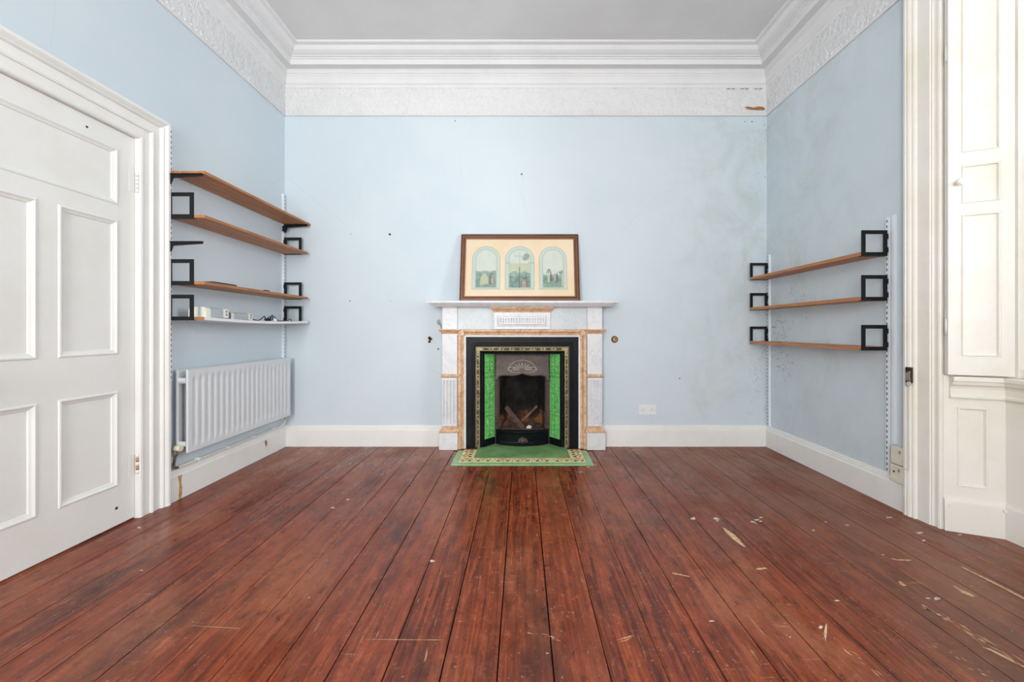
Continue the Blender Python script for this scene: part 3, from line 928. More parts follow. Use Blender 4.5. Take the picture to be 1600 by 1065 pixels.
# siena architrave round the opening, and the white slip inside it
def FW(u, v, h): return (u, YB - h, v)
sa = MB('siena')
sa.sweep([(-0.507, 0.0), (-0.507, 0.988), (0.507, 0.988), (0.507, 0.0)],
         [(0.0, 0.0), (0.0, 0.085), (0.004, 0.090), (0.012, 0.091), (0.018, 0.086), (0.020, 0.088), (0.022, 0.097), (0.030, 0.104), (0.040, 0.106), (0.048, 0.106), (0.052, 0.102), (0.0525, 0.0)], FW, 1, False, 'siena')
for sx in (-1, 1):
    xc = sx * 0.533
    sa.box(xc - 0.028, xc + 0.028, 3.440, 3.50, 0.986, 1.042)
sa.build('siena_architrave', fp, weld=False)
sl = MB('marble')
sl.sweep([(-0.491, 0.0), (-0.491, 0.972), (0.491, 0.972), (0.491, 0.0)], [(0.0, 0.0), (0.0, 0.080), (0.004, 0.083), (0.016, 0.083), (0.016, 0.0)], FW, 1, False, 'marble')
sl.build('marble_slip', fp, weld=False)

# ---- cast-iron insert
ins = thing('fireplace_insert', 'black cast-iron fireplace insert with green tiled cheeks', 'fireplace', (0.0, 3.6, 0.0085))
XO, ZO = 0.4905, 0.9715
XI, ZI = 0.343, 0.823
i_ = MB('iron')
def IW(u, v, h): return (u, 3.482 - h, v)
Z0 = 0.0085
i_.sweep([(-XO, Z0), (-XO, ZO), (XO, ZO), (XO, Z0)],
         [(0.0, -0.10), (0.0, 0.0), (0.050, 0.0), (0.056, -0.004), (0.068, -0.004), (0.070, 0.006), (0.074, 0.008), (0.080, 0.006)], IW, -1, False, 'iron')
i_.sweep([(-XO, Z0), (-XO, ZO), (XO, ZO), (XO, Z0)], [(0.122, 0.004), (0.126, 0.006), (0.132, 0.0), (0.140, -0.004), (0.1475, -0.006), (0.1475, -0.10)], IW, -1, False, 'iron')
i_.build('iron_frame', ins, weld=False)
g_ = MB('gilt', 'gilt_edge', 'iron')
g_.sweep([(-XO, Z0), (-XO, ZO), (XO, ZO), (XO, Z0)], [(0.0795, 0.0), (0.0795, 0.008), (0.084, 0.010), (0.088, 0.006)], IW, -1, False, 'gilt_edge')
g_.sweep([(-XO, Z0), (-XO, ZO), (XO, ZO), (XO, Z0)], [(0.088, 0.006), (0.090, 0.002), (0.118, 0.002), (0.122, 0.006), (0.1225, -0.002)], IW, -1, False, 'gilt')
def bead(u, v, horiz):
    rx, rz = (0.030, 0.0105) if horiz else (0.0105, 0.030)
    g_.ell(IW(u, v, 0.002), rx, 0.006, rz, 'gilt', 18, 8)
    g_.ell(IW(u, v, 0.0065), rx * (0.74 if horiz else 0.46), 0.004, rz * (0.46 if horiz else 0.74), 'iron_rust', 16, 8)
zt = ZO - 0.104
for i in range(8):
    u = -0.318 + i * 0.636 / 7
    bead(u, zt, True)
    if i < 7: g_.ell(IW(u + 0.318 / 7, zt, 0.003), 0.007, 0.004, 0.007, 'iron', 10, 6)
for sx in (-1, 1):
    xb = sx * (XO - 0.104)
    for i in range(9):
        v = 0.055 + i * 0.735 / 8.4
        bead(xb, v, False)
        g_.ell(IW(xb, v + 0.735 / 16.8, 0.003), 0.007, 0.004, 0.007, 'iron', 10, 6)
g_.build('gilded_band', ins, weld=False)
# splayed tiled cheeks
YO, YI, XT = 3.492, 3.612, 0.246
for sx in (-1, 1):
    a = Vector((sx * XI, YO)); bq = Vector((sx * XT, YI))
    dd = bq - a; L = dd.length; dd.normalize()
    nn = Vector((dd.y, -dd.x)) if sx < 0 else Vector((-dd.y, dd.x))
    if nn.y > 0: nn = -nn
    def CH(u, v, h, a=a, dd=dd, nn=nn):
        p = a + dd * u + nn * h
        return (p.x, p.y, v)
    c_ = MB('iron')
    for (u0, u1, v0, v1, h1) in ((0, L, Z0, ZI + 0.02, -0.004), (0, L, Z0, 0.066, 0.010), (0, 0.010, Z0, ZI, 0.008), (L - 0.006, L, Z0, ZI, 0.004)):
        c_.prism([(u0, v0), (u1, v0), (u1, v1), (u0, v1)], CH, -0.012, h1)
    ck = c_.build('tiled_cheek', ins, weld=False)
    for j, (z0, z1) in enumerate(((0.070, 0.268), (0.271, 0.306), (0.309, 0.612), (0.615, 0.650), (0.653, 0.822))):
        q = MB('tile_green', 'tile_line')
        u0, u1 = 0.012, L - 0.008
        q.prism([(u0, z0), (u1, z0), (u1, z1), (u0, z1)], CH, -0.006, 0.003, 'tile_green')
        cu, cz = (u0 + u1) / 2, (z0 + z1) / 2
        def curl(pts, r=0.0032, mat='tile_green'):
            q.tube([CH(cu + x_, cz + y_, 0.004) for x_, y_ in pts], r, 6, mat)
        if z1 - z0 < 0.05:
            for e in (-1, 1):
                curl([(e * (0.004 + 0.045 * t_), 0.009 * math.sin(t_ * 2 * PI)) for t_ in [i / 10 for i in range(11)]], 0.003)
                q.ell(CH(cu + e * 0.030, cz, 0.003), 0.006, 0.004, 0.006, 'tile_green', 8, 6)
        else:
            hgt = (z1 - z0) * 0.42
            for e in (-1, 1):
                curl([(e * 0.036 * math.sin(t_ * PI * 1.2), -hgt + 1.5 * hgt * t_) for t_ in [i / 12 for i in range(13)]], 0.003, 'tile_line')
                curl([(e * (0.010 + 0.026 * math.cos(t_ * 5)), hgt * 0.55 + 0.026 * math.sin(t_ * 5)) for t_ in [i / 10 for i in range(10)]], 0.003)
                for kk in range(3):
                    q.ell(CH(cu + e * 0.024, cz - hgt * 0.7 + kk * hgt * 0.55, 0.003), 0.010, 0.005, 0.017, 'tile_green', 10, 6)
            curl([(0, -hgt), (0.002, 0), (0, hgt * 0.8)], 0.003, 'tile_line')
            for kk in range(5):
                an = kk * 2 * PI / 5
                q.ell(CH(cu + 0.014 * math.cos(an), cz + hgt * 0.25 + 0.014 * math.sin(an), 0.004), 0.008, 0.005, 0.008, 'tile_green', 8, 6)
        q.build('tile', ck, weld=False)
# iron back plate round the opening, hood with shell relief
h_ = MB('iron_rust')
OX = 0.205
for sx in (-1, 1):
    x0, x1 = sorted((sx * OX, sx * (XT + 0.002)))
    h_.box(x0, x1, 3.598, 3.630, Z0, 0.66)
    h_.tube([(sx * 0.213, 3.598, 0.14), (sx * 0.213, 3.598, 0.60)], 0.006, 8)
    h_.ell((sx * 0.232, 3.596, 0.235), 0.010, 0.006, 0.016)
    h_.ell((sx * 0.232, 3.596, 0.195), 0.008, 0.006, 0.010)
h_.box(-XI, XI, 3.600, 3.640, 0.80, 0.90)
h_.prism([(-XT, ZI + 0.01), (-XI, ZI + 0.01), (XI, ZI + 0.01), (XT, ZI + 0.01)], lambda u, v, h: (u, YI if abs(u) < 0.3 else YO, v + h), 0.0, 0.006)
h_.build('back_plate', ins, weld=False)
hd = MB('iron_brown', 'relief_grey')
def HD(u, v, h):                      # the hood leans towards the room at its lower edge
    return (u, 3.597 - 0.030 * (0.815 - v) / 0.2 - h, v)
lower = []
for i in range(33):
    tt = -1 + i / 16
    au = abs(tt)
    z = 0.632 - 0.016 * au ** 1.5 + 0.008 * max(0, 1 - au * 8) - (0.030 if au > 0.92 else 0.0) + 0.004 * math.cos(au * 9)
    lower.append((tt * 0.240, z))
hd.prism([(0.240, 0.812), (-0.240, 0.812)] + lower, HD, -0.010, 0.0)
hd.tube([HD(u, z, 0.001) for u, z in lower], 0.0045, 6)
for sx in (-1, 1): hd.tube([HD(sx * 0.238, 0.60, 0.001), HD(sx * 0.238, 0.81, 0.001)], 0.005, 6)
hood = hd.build('hood', ins, weld=False)
sr = MB('relief_grey')
for i in range(9):
    an = PI * (i + 0.5) / 9
    r0, r1 = 0.022, 0.068
    du, dz = math.cos(an), math.sin(an)
    sr.tube([HD(du * (r0 + (r1 - r0) * q / 6) * 1.35, 0.668 + dz * (r0 + (r1 - r0) * q / 6), 0.001) for q in range(7)], [0.002, 0.004, 0.005, 0.006, 0.0065, 0.006, 0.003], 8)
for e in (-1, 1):
    sr.tube([HD(e * (0.105 - 0.035 * math.cos(t_) * (1 - t_ / 9)), 0.680 + 0.024 * math.sin(t_) * (1 - t_ / 9), 0.001) for t_ in [i * 0.4 for i in range(15)]], 0.0032, 6)
    sr.tube([HD(e * (0.02 + 0.018 * q), 0.655 - 0.004 * math.sin(q), 0.001) for q in range(6)], 0.003, 6)
sr.tube([HD(0.125 * math.cos(PI * q / 20), 0.668 + 0.094 * math.sin(PI * q / 20), 0.001) for q in range(21)], 0.003, 6)
sr.build('shell_relief', hood, weld=False)
# firebox: sides splay to a rounded fireback
fbx = MB('soot', 'brick', 'orange')
sec = [(-OX, 3.60), (-0.185, 3.68), (-0.150, 3.76), (-0.08, 3.80), (0.0, 3.812), (0.08, 3.80), (0.150, 3.76), (0.185, 3.68), (OX, 3.60)]
zs = [0.0085, 0.13, 0.20, 0.27, 0.34, 0.45, 0.56, 0.66, 0.80]
for j in range(len(zs) - 1):
    vs = []
    for zz in (zs[j], zs[j + 1]):
        k_ = 0.0 if zz < 0.45 else (zz - 0.45) * 0.30
        vs += [(x_, max(3.645, y_ - k_) if abs(x_) < 0.19 else y_, zz) for x_, y_ in sec]
    n = len(sec)
    for i in range(n - 1):
        brick = True
        fbx.add([vs[i], vs[i + 1], vs[n + i + 1], vs[n + i]], [(0, 1, 2, 3)], 'brick' if brick else 'soot')
fbx.poly([(-OX, 3.60, 0.115), (OX, 3.60, 0.115), (OX, 3.83, 0.115), (-OX, 3.83, 0.115)], 'soot')
fbx.poly([(-OX, 3.60, 0.80), (OX, 3.60, 0.80), (OX, 3.83, 0.80), (-OX, 3.83, 0.80)], 'soot')
fbx.build('firebox', ins, weld=False)
# bowed ash front
af = MB('iron', 'iron_rust', 'iron_brown')
def bow(u, off): return 3.604 - off * (1 - (u / 0.245) ** 2) ** 0.8 if abs(u) < 0.245 else 3.604
NB = 24
prof = [(0.092, Z0), (0.096, 0.014), (0.092, 0.020), (0.078, 0.030), (0.074, 0.040), (0.080, 0.105), (0.086, 0.118), (0.092, 0.126), (0.092, 0.136), (0.084, 0.142), (0.070, 0.142)]
for j in range(len(prof) - 1):
    vs, fs = [], []
    for i in range(NB + 1):
        u = -0.245 + 0.49 * i / NB
        vs += [(u, bow(u, prof[j][0]), prof[j][1]), (u, bow(u, prof[j + 1][0]), prof[j + 1][1])]
    fs = [(2 * i, 2 * i + 2, 2 * i + 3, 2 * i + 1) for i in range(NB)]
    af.add(vs, fs, 'iron', True)
vs = []
for i in range(NB + 1):
    u = -0.245 + 0.49 * i / NB
    vs += [(u, bow(u, 0.070), 0.142), (u, 3.606, 0.130)]
af.add(vs, [(2 * i, 2 * i + 2, 2 * i + 3, 2 * i + 1) for i in range(NB)], 'iron_rust')
ash = af.build('ash_front', ins, weld=False)
orn = MB('iron_brown')
for i in range(7):
    an = PI * i / 6
    orn.ell((0.006 + 0.035 * math.cos(an), 3.523, 0.044 + 0.030 * math.sin(an)), 0.013, 0.008, 0.013)
orn.ell((0.006, 3.522, 0.050), 0.030, 0.010, 0.026)
orn.build('rosette', ash)
# front fire bars behind the ash front
gb = MB('iron_rust')
for z in (0.150, ):
    gb.tube([(u / 10 * 0.2, bow(u / 10 * 0.2, 0.070) + 0.012, z) for u in range(-10, 11)], 0.006, 8)
gb.build('fire_bar', ins)

# ---- things lying in the grate
lg = MB('char'); 
lg.bar((-0.150, 3.700, 0.318), (0.015, 3.575, 0.150), 0.042, 0.038, (0, 1, 0), taper=1.05)
tag(lg.build('log', loc=(-0.06, 3.64, 0.15), bevel=0.006), 'thick charred stick leaning left in the grate', 'firewood')
lg = MB('char2'); lg.bar((0.135, 3.700, 0.325), (-0.005, 3.625, 0.205), 0.022, 0.026, (0, 1, 0), taper=0.9)
tag(lg.build('log', loc=(0.06, 3.66, 0.2), bevel=0.004), 'thin brown stick leaning right in the grate', 'firewood')
bed = MB('rubble', 'coal')
nb = 16
vs = []
for j in range(nb + 1):
    for i in range(nb + 1):
        u, v = -1 + 2 * i / nb, j / nb
        x_ = u * (0.198 - 0.05 * v); y_ = 3.565 + v * 0.21
        vs.append((x_, y_, 0.128 + 0.075 * v * (0.6 + 0.4 * math.sin(9 * u + 3)) + rng.uniform(-.006, .012)))
bed.add(vs, [(j * (nb + 1) + i, j * (nb + 1) + i + 1, (j + 1) * (nb + 1) + i + 1, (j + 1) * (nb + 1) + i) for j in range(nb) for i in range(nb)], 'rubble')
o = bed.build('ash_bed'); tag(o, 'bed of brown ash and rubble filling the grate', 'ash'); o['kind'] = 'stuff'
def lump(mat, c, r, name, label, cat, group=None, sq=0.75):
    mb = MB(mat)
    rr = random.Random(int(1e5 * abs(c[0] + c[2] * 3)) + 5)
    mb.ell(c, r, r * 0.9, r * sq, mat, 9, 6)
    mb.v = [tuple(Vector(c) + (Vector(p) - Vector(c)) * rr.uniform(0.78, 1.2)) for p in mb.v]
    mb.sm = [False] * len(mb.sm)
    return tag(mb.build(name, loc=(c[0], c[1], c[2] - r * sq)), label, cat, group)
lump('ashwhite', (0.062, 3.572, 0.160), 0.026, 'plaster_lump', 'white plaster lump at the front of the grate', 'rubble')
for i, (x_, y_, z_, r) in enumerate(((-0.125, 3.585, 0.158, .020), (-0.09, 3.575, 0.157, .016), (-0.155, 3.60, 0.160, .018), (-0.055, 3.565, 0.155, .014), (0.105, 3.59, 0.158, .016), (0.140, 3.60, 0.163, .020), (0.165, 3.615, 0.166, .016), (0.02, 3.60, 0.158, .015), (-0.02, 3.556, 0.150, .012), (0.125, 3.62, 0.176, .022))):
    lump('coal', (x_, y_, z_), r, 'coal', 'small black coal lying along the front of the grate', 'coal', 'coals in the grate')

# ---- tiled hearth, flush with the boards
hz = thing('hearth', 'green tiled hearth with cream leaf-patterned border', 'hearth', (0, 3.3, 0.0))
HX, HY = 0.547, 3.042
HT = 0.006
e = MB('hearth_edge', 'grout')
def tiles_row(mb, x0, x1, y0, y1, n, ax, mat, g=0.0012):
    for i in range(n):
        if ax == 'x':
            a, b_ = x0 + (x1 - x0) * i / n, x0 + (x1 - x0) * (i + 1) / n
            mb.box(a + g / 2, b_ - g / 2, y0, y1, -0.004, HT, mat)
        else:
            a, b_ = y0 + (y1 - y0) * i / n, y0 + (y1 - y0) * (i + 1) / n
            mb.box(x0, x1, a + g / 2, b_ - g / 2, -0.004, HT, mat)
EW, BW = 0.048, 0.112
YE = 3.475
tiles_row(e, -HX, HX, HY, HY + EW, 7, 'x', 'hearth_edge')
for sx in (-1, 1):
    x0, x1 = sorted((sx * HX, sx * (HX - EW)))
    tiles_row(e, x0, x1, HY + EW + 0.001, 3.40, 2, 'y', 'hearth_edge')
e.build('edge_tiles', hz, weld=False)
ctr = MB('hearth_worn', 'grout')
ctr.box(-HX + EW + BW + 0.001, HX - EW - BW - 0.001, HY + EW + BW + 0.001, 3.62, -0.004, HT - 0.0003, 'hearth_worn')
ctr.box(-0.345, 0.345, 3.585, 3.62, -0.004, HT + 0.0004, 'grout')
ctr.build('green_field', hz, weld=False)
def leaf(mb, c, ang, L, W, mat):
    pts = []
    for i in range(12):
        t_ = i / 11 * 2
        if t_ <= 1: u, w_ = t_, math.sin(PI * t_)
        else: u, w_ = 2 - t_, -math.sin(PI * (2 - t_))
        x_, y_ = (u - 0.5) * L, w_ * W / 2
        pts.append((c[0] + x_ * math.cos(ang) - y_ * math.sin(ang), c[1] + x_ * math.sin(ang) + y_ * math.cos(ang), HT + 0.0007))
    mb.poly(pts, mat)
def border_tile(cx, cy, s, ang, wide=None):
    mb = MB('hearth_cream', 'leaf', 'ochre')
    h = s / 2 - 0.0008
    w = (wide or s) / 2 - 0.0008
    mb.box(cx - w, cx + w, cy - h, cy + h, -0.004, HT, 'hearth_cream')
    kx = (wide or s) / s
    ca, sa_ = math.cos(ang), math.sin(ang)
    def T(u, v): return (cx + s * (u * kx * ca - v * sa_), cy + s * (u * kx * sa_ + v * ca))
    for (u, v, a, L, W, mt) in ((-0.24, -0.16, 0.9, 0.26, 0.13, 'leaf'), (0.24, -0.16, 2.2, 0.26, 0.13, 'leaf'), (-0.16, -0.22, 0.1, 0.16, 0.08, 'leaf'), (0.33, -0.08, 0.3, 0.18, 0.08, 'leaf'),
                                (0.0, 0.02, 1.57, 0.30, 0.12, 'ochre'), (-0.16, 0.24, 0.4, 0.30, 0.12, 'ochre'), (0.18, 0.24, 2.7, 0.30, 0.12, 'ochre'), (0.0, 0.36, 0.0, 0.34, 0.09, 'ochre'), (0.36, 0.2, 1.4, 0.18, 0.06, 'leaf'), (-0.38, 0.18, 1.6, 0.18, 0.06, 'leaf')):
        p = T(u, v)
        leaf(mb, p, a + ang, L * s * 1.2, W * s * 1.45, mt)
    mb.build('border_tile', hz, weld=False)
stp = 2 * (HX - EW - BW) / 5
for i in range(5):
    border_tile(-HX + EW + BW + stp * (i + .5), HY + EW + BW / 2 + 0.0005, BW - 0.001, 0, stp)
for sx in (-1, 1):
    border_tile(sx * (HX - EW - BW / 2), HY + EW + BW / 2 + 0.0005, BW - 0.001, 0)
for sx in (-1, 1):
    for j in range(3):
        y_ = HY + EW + BW + 0.001 + BW * (j + .5)
        if y_ + BW / 2 > 3.52: continue
        border_tile(sx * (HX - EW - BW / 2), y_, BW - 0.001, -sx * PI / 2)

# ================================================================ PICTURE ON THE MANTEL
pic = thing('framed_picture', 'wide wooden-framed print with three arched scenes on the mantelpiece', 'picture', (-0.022, 3.412, 1.2818))
LEAN = math.atan2(0.118, 0.60)
pic.rotation_euler = (-LEAN, 0, 0)
PWD, PHT = 1.036, 0.612
hw = PWD / 2
def PF(u, v, h): return (u, -h, v)     # local: front faces the room
f_ = MB('frame', 'frame_line')
f_.ring(-hw, hw, 0, PHT, [(0, -0.020), (0, 0.0), (0.002, 0.004), (0.012, 0.006), (0.016, 0.002)], PF, 'frame')
f_.ring(-hw + 0.016, hw - 0.016, 0.016, PHT - 0.016, [(0, 0.002), (0.001, 0.004), (0.005, 0.004), (0.006, 0.0)], PF, 'frame_line')
f_.ring(-hw + 0.022, hw - 0.022, 0.022, PHT - 0.022, [(0, 0.0), (0.004, -0.002), (0.014, -0.003), (0.016, -0.003)], PF, 'frame')
f_.ring(-hw + 0.038, hw - 0.038, 0.038, PHT - 0.038, [(0, -0.003), (0.001, -0.001), (0.006, -0.001), (0.007, -0.012)], PF, 'frame_line')
f_.poly([PF(-hw, 0, -0.020), PF(hw, 0, -0.020), PF(hw, PHT, -0.020), PF(-hw, PHT, -0.020)], 'frame')
f_.build('frame', pic, local=True, weld=False)
mb_ = MB('mat_board')
IN = 0.043
mb_.prism([(-hw + IN, IN), (hw - IN, IN), (hw - IN, PHT - IN), (-hw + IN, PHT - IN)], PF, -0.016, -0.012)
mb_.build('mount', pic, local=True)
# pixel in the zoomed picture crop -> local frame coordinates
def pc(zx, zy):
    return (-hw + (zx - 42) / (1560 - 42) * PWD, PHT * (1 - (zy - 55) / (900 - 55)))
def arch(x0, x1, zb, zs_, n=16):
    cx, r = (x0 + x1) / 2, (x1 - x0) / 2
    return [(x0, zb), (x1, zb)] + [(cx + r * math.cos(PI * i / n), zs_ + r * math.sin(PI * i / n)) for i in range(n + 1)]
def scene_print(zx0, zx1, zy_top, zy_bot, kind):
    mb = MB('art_pale', 'art_pale2', 'art_sky', 'art_sky2', 'art_hill', 'art_field', 'art_dark', 'art_line', 'art_fig', 'art_fig2')
    x0, zb = pc(zx0, zy_bot); x1, ztop = pc(zx1, zy_top)
    w = x1 - x0; r = w / 2; zsp = ztop - r
    lay = [-0.0119]
    def L(pts, mat):
        lay[0] += 0.00022
        mb.poly([PF(u, v, lay[0]) for u, v in pts], mat)
    def D(pts, mat):                                 # in fractions of the arch box
        L([(x0 + w * a, zb + (ztop - zb) * c) for a, c in pts], mat)
    L(arch(x0 - 0.002, x1 + 0.002, zb - 0.002, zsp), 'art_line')
    L(arch(x0, x1, zb, zsp), 'art_pale')
    i1 = w * 0.10
    L(arch(x0 + i1, x1 - i1, zb + 0.008, zsp), 'art_pale2')
    i2 = w * 0.135
    L(arch(x0 + i2, x1 - i2, zb + 0.012, zsp), 'art_sky')
    a0, a1 = 0.135, 0.865
    def hills(z, amp, ph, mat, zb_=0.04):
        D([(a0, zb_), (a1, zb_)] + [(a1 - (a1 - a0) * i / 12, z + amp * math.sin(i * 1.1 + ph) + amp * .6 * math.sin(i * 2.7 + ph)) for i in range(13)], mat)
    def fig(cx, cz, hgt, mat):
        D([(cx - .045, cz), (cx + .05, cz), (cx + .035, cz + hgt * .6), (cx + .03, cz + hgt * .82), (cx - .02, cz + hgt * .82), (cx - .035, cz + hgt * .5)], mat)
        D([(cx + .005 + .022 * math.cos(i * PI / 4), cz + hgt * .91 + hgt * .09 * math.sin(i * PI / 4)) for i in range(8)], 'art_line')
    if kind == 0:
        hills(0.42, 0.012, 0.3, 'art_hill'); hills(0.36, 0.008, 2.0, 'art_field'); hills(0.20, 0.014, 1.0, 'art_dark')
        D([(0.28, .07), (.60, .05), (.58, .26), (.50, .36), (.40, .36), (.31, .27)], 'art_fig2')
        fig(0.66, 0.10, 0.28, 'art_line'); fig(0.72, 0.13, 0.24, 'art_fig')
        D([(0.16, .05), (.86, .05), (.86, .09), (.5, .12), (.16, .08)], 'art_field')
    elif kind == 1:
        D([(a0, .60), (a1, .60), (a1, .40), (a0, .40)], 'art_sky2')
        hills(0.40, 0.020, 4.2, 'art_hill'); hills(0.30, 0.02, 1.6, 'art_dark'); 
        D([(.58, .70), (.66, .66), (.80, .68), (.86, .80), (.72, .84), (.64, .80)], 'art_hill')
        D([(0.0, .58), (0.18, .58), (0.18, .64), (0.0, .64)], 'art_pale2'); D([(0.80, .58), (1.0, .58), (1.0, .64), (.80, .64)], 'art_pale2')
        D([(.475, .03), (.515, .03), (.508, .52), (.482, .52)], 'art_line')
        D([(.482, .52), (.508, .52), (.505, .88), (.486, .88)], 'art_pale2')
        D([(.30, .76), (.68, .755), (.68, .775), (.30, .78)], 'art_pale2')
        fig(0.63, 0.04, 0.22, 'art_fig'); fig(0.72, 0.05, 0.30, 'art_line'); fig(0.68, 0.05, 0.22, 'art_fig')
    else:
        hills(0.33, 0.010, 1.3, 'art_hill'); hills(0.27, 0.01, 2.6, 'art_dark'); hills(0.15, 0.012, 0.4, 'art_field')
        D([(.24, .36), (.31, .46), (.38, .47), (.45, .36), (.42, .36), (.36, .44), (.32, .43), (.27, .36)], 'art_line')
        fig(0.34, 0.16, 0.26, 'art_fig2'); fig(0.42, 0.18, 0.20, 'art_line'); fig(0.64, 0.18, 0.20, 'art_line'); fig(0.56, 0.20, 0.16, 'art_fig')
        D([(.70, .40), (.86, .44), (.86, .36), (.76, .33)], 'art_dark'); D([(.80, .06), (.86, .06), (.86, .38), (.80, .36)], 'art_fig2')
    mb.build('print', pic, local=True, weld=False)
scene_print(195, 547, 208, 750, 0)
scene_print(618, 984, 208, 752, 1)
scene_print(1052, 1402, 212, 750, 2)
gl = MB('glass')
gl.prism([(-hw + IN, IN), (hw - IN, IN), (hw - IN, PHT - IN), (-hw + IN, PHT - IN)], PF, -0.0075, -0.006)
gl.build('glass', pic, local=True)

# ================================================================ LEFT SHELVES
def upright(x, sgn, y, z0, z1, label):
    mb = MB('upright', 'hole')
    xa, xb = sorted((x, x + sgn * 0.016))
    mb.box(xa, xb, y - 0.0125, y + 0.0125, z0, z1, 'upright')
    n = int((z1 - z0) / 0.032)
    xs0, xs1 = sorted((x + sgn * 0.012, x + sgn * 0.0163))
    for i in range(n):
        zc = z0 + 0.02 + i * 0.032
        for dy in (0.004,):
            mb.box(xs0, xs1, y + dy - 0.003, y + dy + 0.003, zc - 0.008, zc + 0.008, 'hole')
    return tag(mb.build('shelf_upright', loc=(x, y, z0), weld=False), label, 'shelf upright', 'slotted uprights for the shelves')
YN, YFR = 2.372, 3.518
upright(XL, 1, YN + 0.010, 0.73, 2.24, 'slotted white upright beside the door architrave')
upright(XL, 1, YFR + 0.006, 0.72, 2.235, 'slotted white upright in the left corner above radiator')
upright(XR, -1, YN - 0.010, 0.187, 1.70, 'slotted white upright beside the window architrave')
upright(XR, -1, YFR - 0.008, 0.187, 1.695, 'slotted white upright in the mouldy right corner')
# pale conduit strip beside the near right upright
tr = MB('upright'); tr.box(XR - 0.016, XR, 2.318, 2.340, 0.37, 1.705)
tag(tr.build('cable_trunking', loc=(XR, 2.33, 0.37), bevel=0.002), 'narrow white cable trunking running up beside the window architrave', 'trunking')

# square hoop bracket (built once, then copied)
SQ, BARW, TH = 0.152, 0.0225, 0.006
sb = MB('black')
sb.ring(0, SQ, 0, SQ, [(0, 0), (0, TH), (BARW, TH), (BARW, 0), (0, 0)], lambda u, v, h: (u, h - TH, v))
sb.box(0.004, SQ - 0.004, 0.0, 0.022, 0.0, 0.003)          # lip the shelf rests on
sb.box(-0.006, 0.0, -TH, 0.0, 0.02, 0.05); sb.box(-0.006, 0.0, -TH, 0.0, 0.10, 0.13)
sq0 = sb.build('square_bracket', local=True, weld=False)
sqg = 'black square hoop shelf brackets'
sq_used = [False]
def square(x, y, z, label, flip=False, mirror=False):
    o = sq0 if not sq_used[0] else sq0.copy()
    if sq_used[0]: COL.objects.link(o)
    sq_used[0] = True
    o.location = (x, y, z)
    o.rotation_euler = (0, 0, PI if flip else 0)
    if mirror: o.scale = (1, -1, 1)
    tag(o, label, 'bracket', sqg)
SHX0, SHX1 = -2.098, -1.886
LZ = {2: 1.700, 3: 1.305}
XBL = XL + 0.022
TK = 0.018
def shelf(x0, x1, y0, y1, zt, label, mat='shelf', name='wall_shelf', tk=TK, grp=None):
    mb = MB(mat); mb.box(x0, x1, y0, y1, zt - tk, zt)
    return tag(mb.build(name, loc=((x0 + x1) / 2, (y0 + y1) / 2, zt - tk), bevel=0.0015), label, 'shelf', grp)
shelf(SHX0, SHX1, 2.362, 3.548, 1.978, 'topmost brown wooden shelf on the left wall')
shelf(SHX0, SHX1, 2.362, 3.507, 1.717, 'second brown wooden shelf from the top on the left wall')
shelf(SHX0, SHX1, 2.362, 3.507, 1.322, 'brown wooden shelf just above the white one on the left wall')
for zt, nm in ((1.717, 'the second shelf down on the left wall'), (1.322, 'the lower brown shelf on the left wall'), (1.112, 'the white shelf on the left wall')):
    square(XBL, 2.3615, zt - TK - 0.003, 'black square bracket at door end of ' + nm)
    square(XBL, 3.5075, zt - TK - 0.003, 'black square bracket at corner end of ' + nm, mirror=True)
# sagging white laminate shelf
ws = MB('lam', 'chip')
NS = 16
def sag(y): return 0.013 * math.sin(PI * max(0, min(1, (y - 2.362) / 1.145)))
WT = 1.112
rows = []
for i in range(NS + 1):
    y = 2.362 + 1.145 * i / NS
    s_g = sag(y)
    rows.append([(SHX0, y, WT - TK - s_g), (SHX1, y, WT - TK - s_g), (SHX1, y, WT - s_g), (SHX0, y, WT - s_g)])
for i in range(NS):
    a, b_ = rows[i], rows[i + 1]
    for k in range(4):
        q = (k + 1) % 4
        ws.add([a[k], a[q], b_[q], b_[k]], [(0, 3, 2, 1)], 'lam', k in (0, 2))
ws.poly(rows[0], 'chip'); ws.poly(rows[-1][::-1], 'chip')
tag(ws.build('wall_shelf', loc=(-2.0, 2.93, WT - TK), weld=False), 'sagging white laminate shelf above the radiator', 'shelf')
# tapered arm brackets
def arm_bracket(y, zt, label, ln=0.205):
    mb = MB('black')
    x0 = XBL + 0.006
    f = lambda u, v, h: (u, h, v)
    mb.prism([(x0, zt), (x0, zt - 0.072), (x0 + 0.014, zt - 0.068), (x0 + 0.030, zt - 0.026), (x0 + ln, zt - 0.014), (x0 + ln, zt)], f, y - 0.004, y + 0.004)
    mb.box(x0, x0 + ln, y - 0.009, y + 0.009, zt - 0.004, zt)
    mb.box(x0 - 0.016, x0, y - 0.003, y + 0.003, zt - 0.06, zt - 0.01)
    tag(mb.build('arm_bracket', loc=(x0, y, zt - 0.072), weld=False), label, 'bracket', 'black tapered shelf brackets')
arm_bracket(2.352, 1.957, 'black tapered bracket under the door end of the topmost left shelf')
arm_bracket(3.500, 1.9595, 'black tapered bracket under the far end of the topmost left shelf')
arm_bracket(2.352, 1.557, 'black tapered bracket carrying no shelf beside the door architrave')

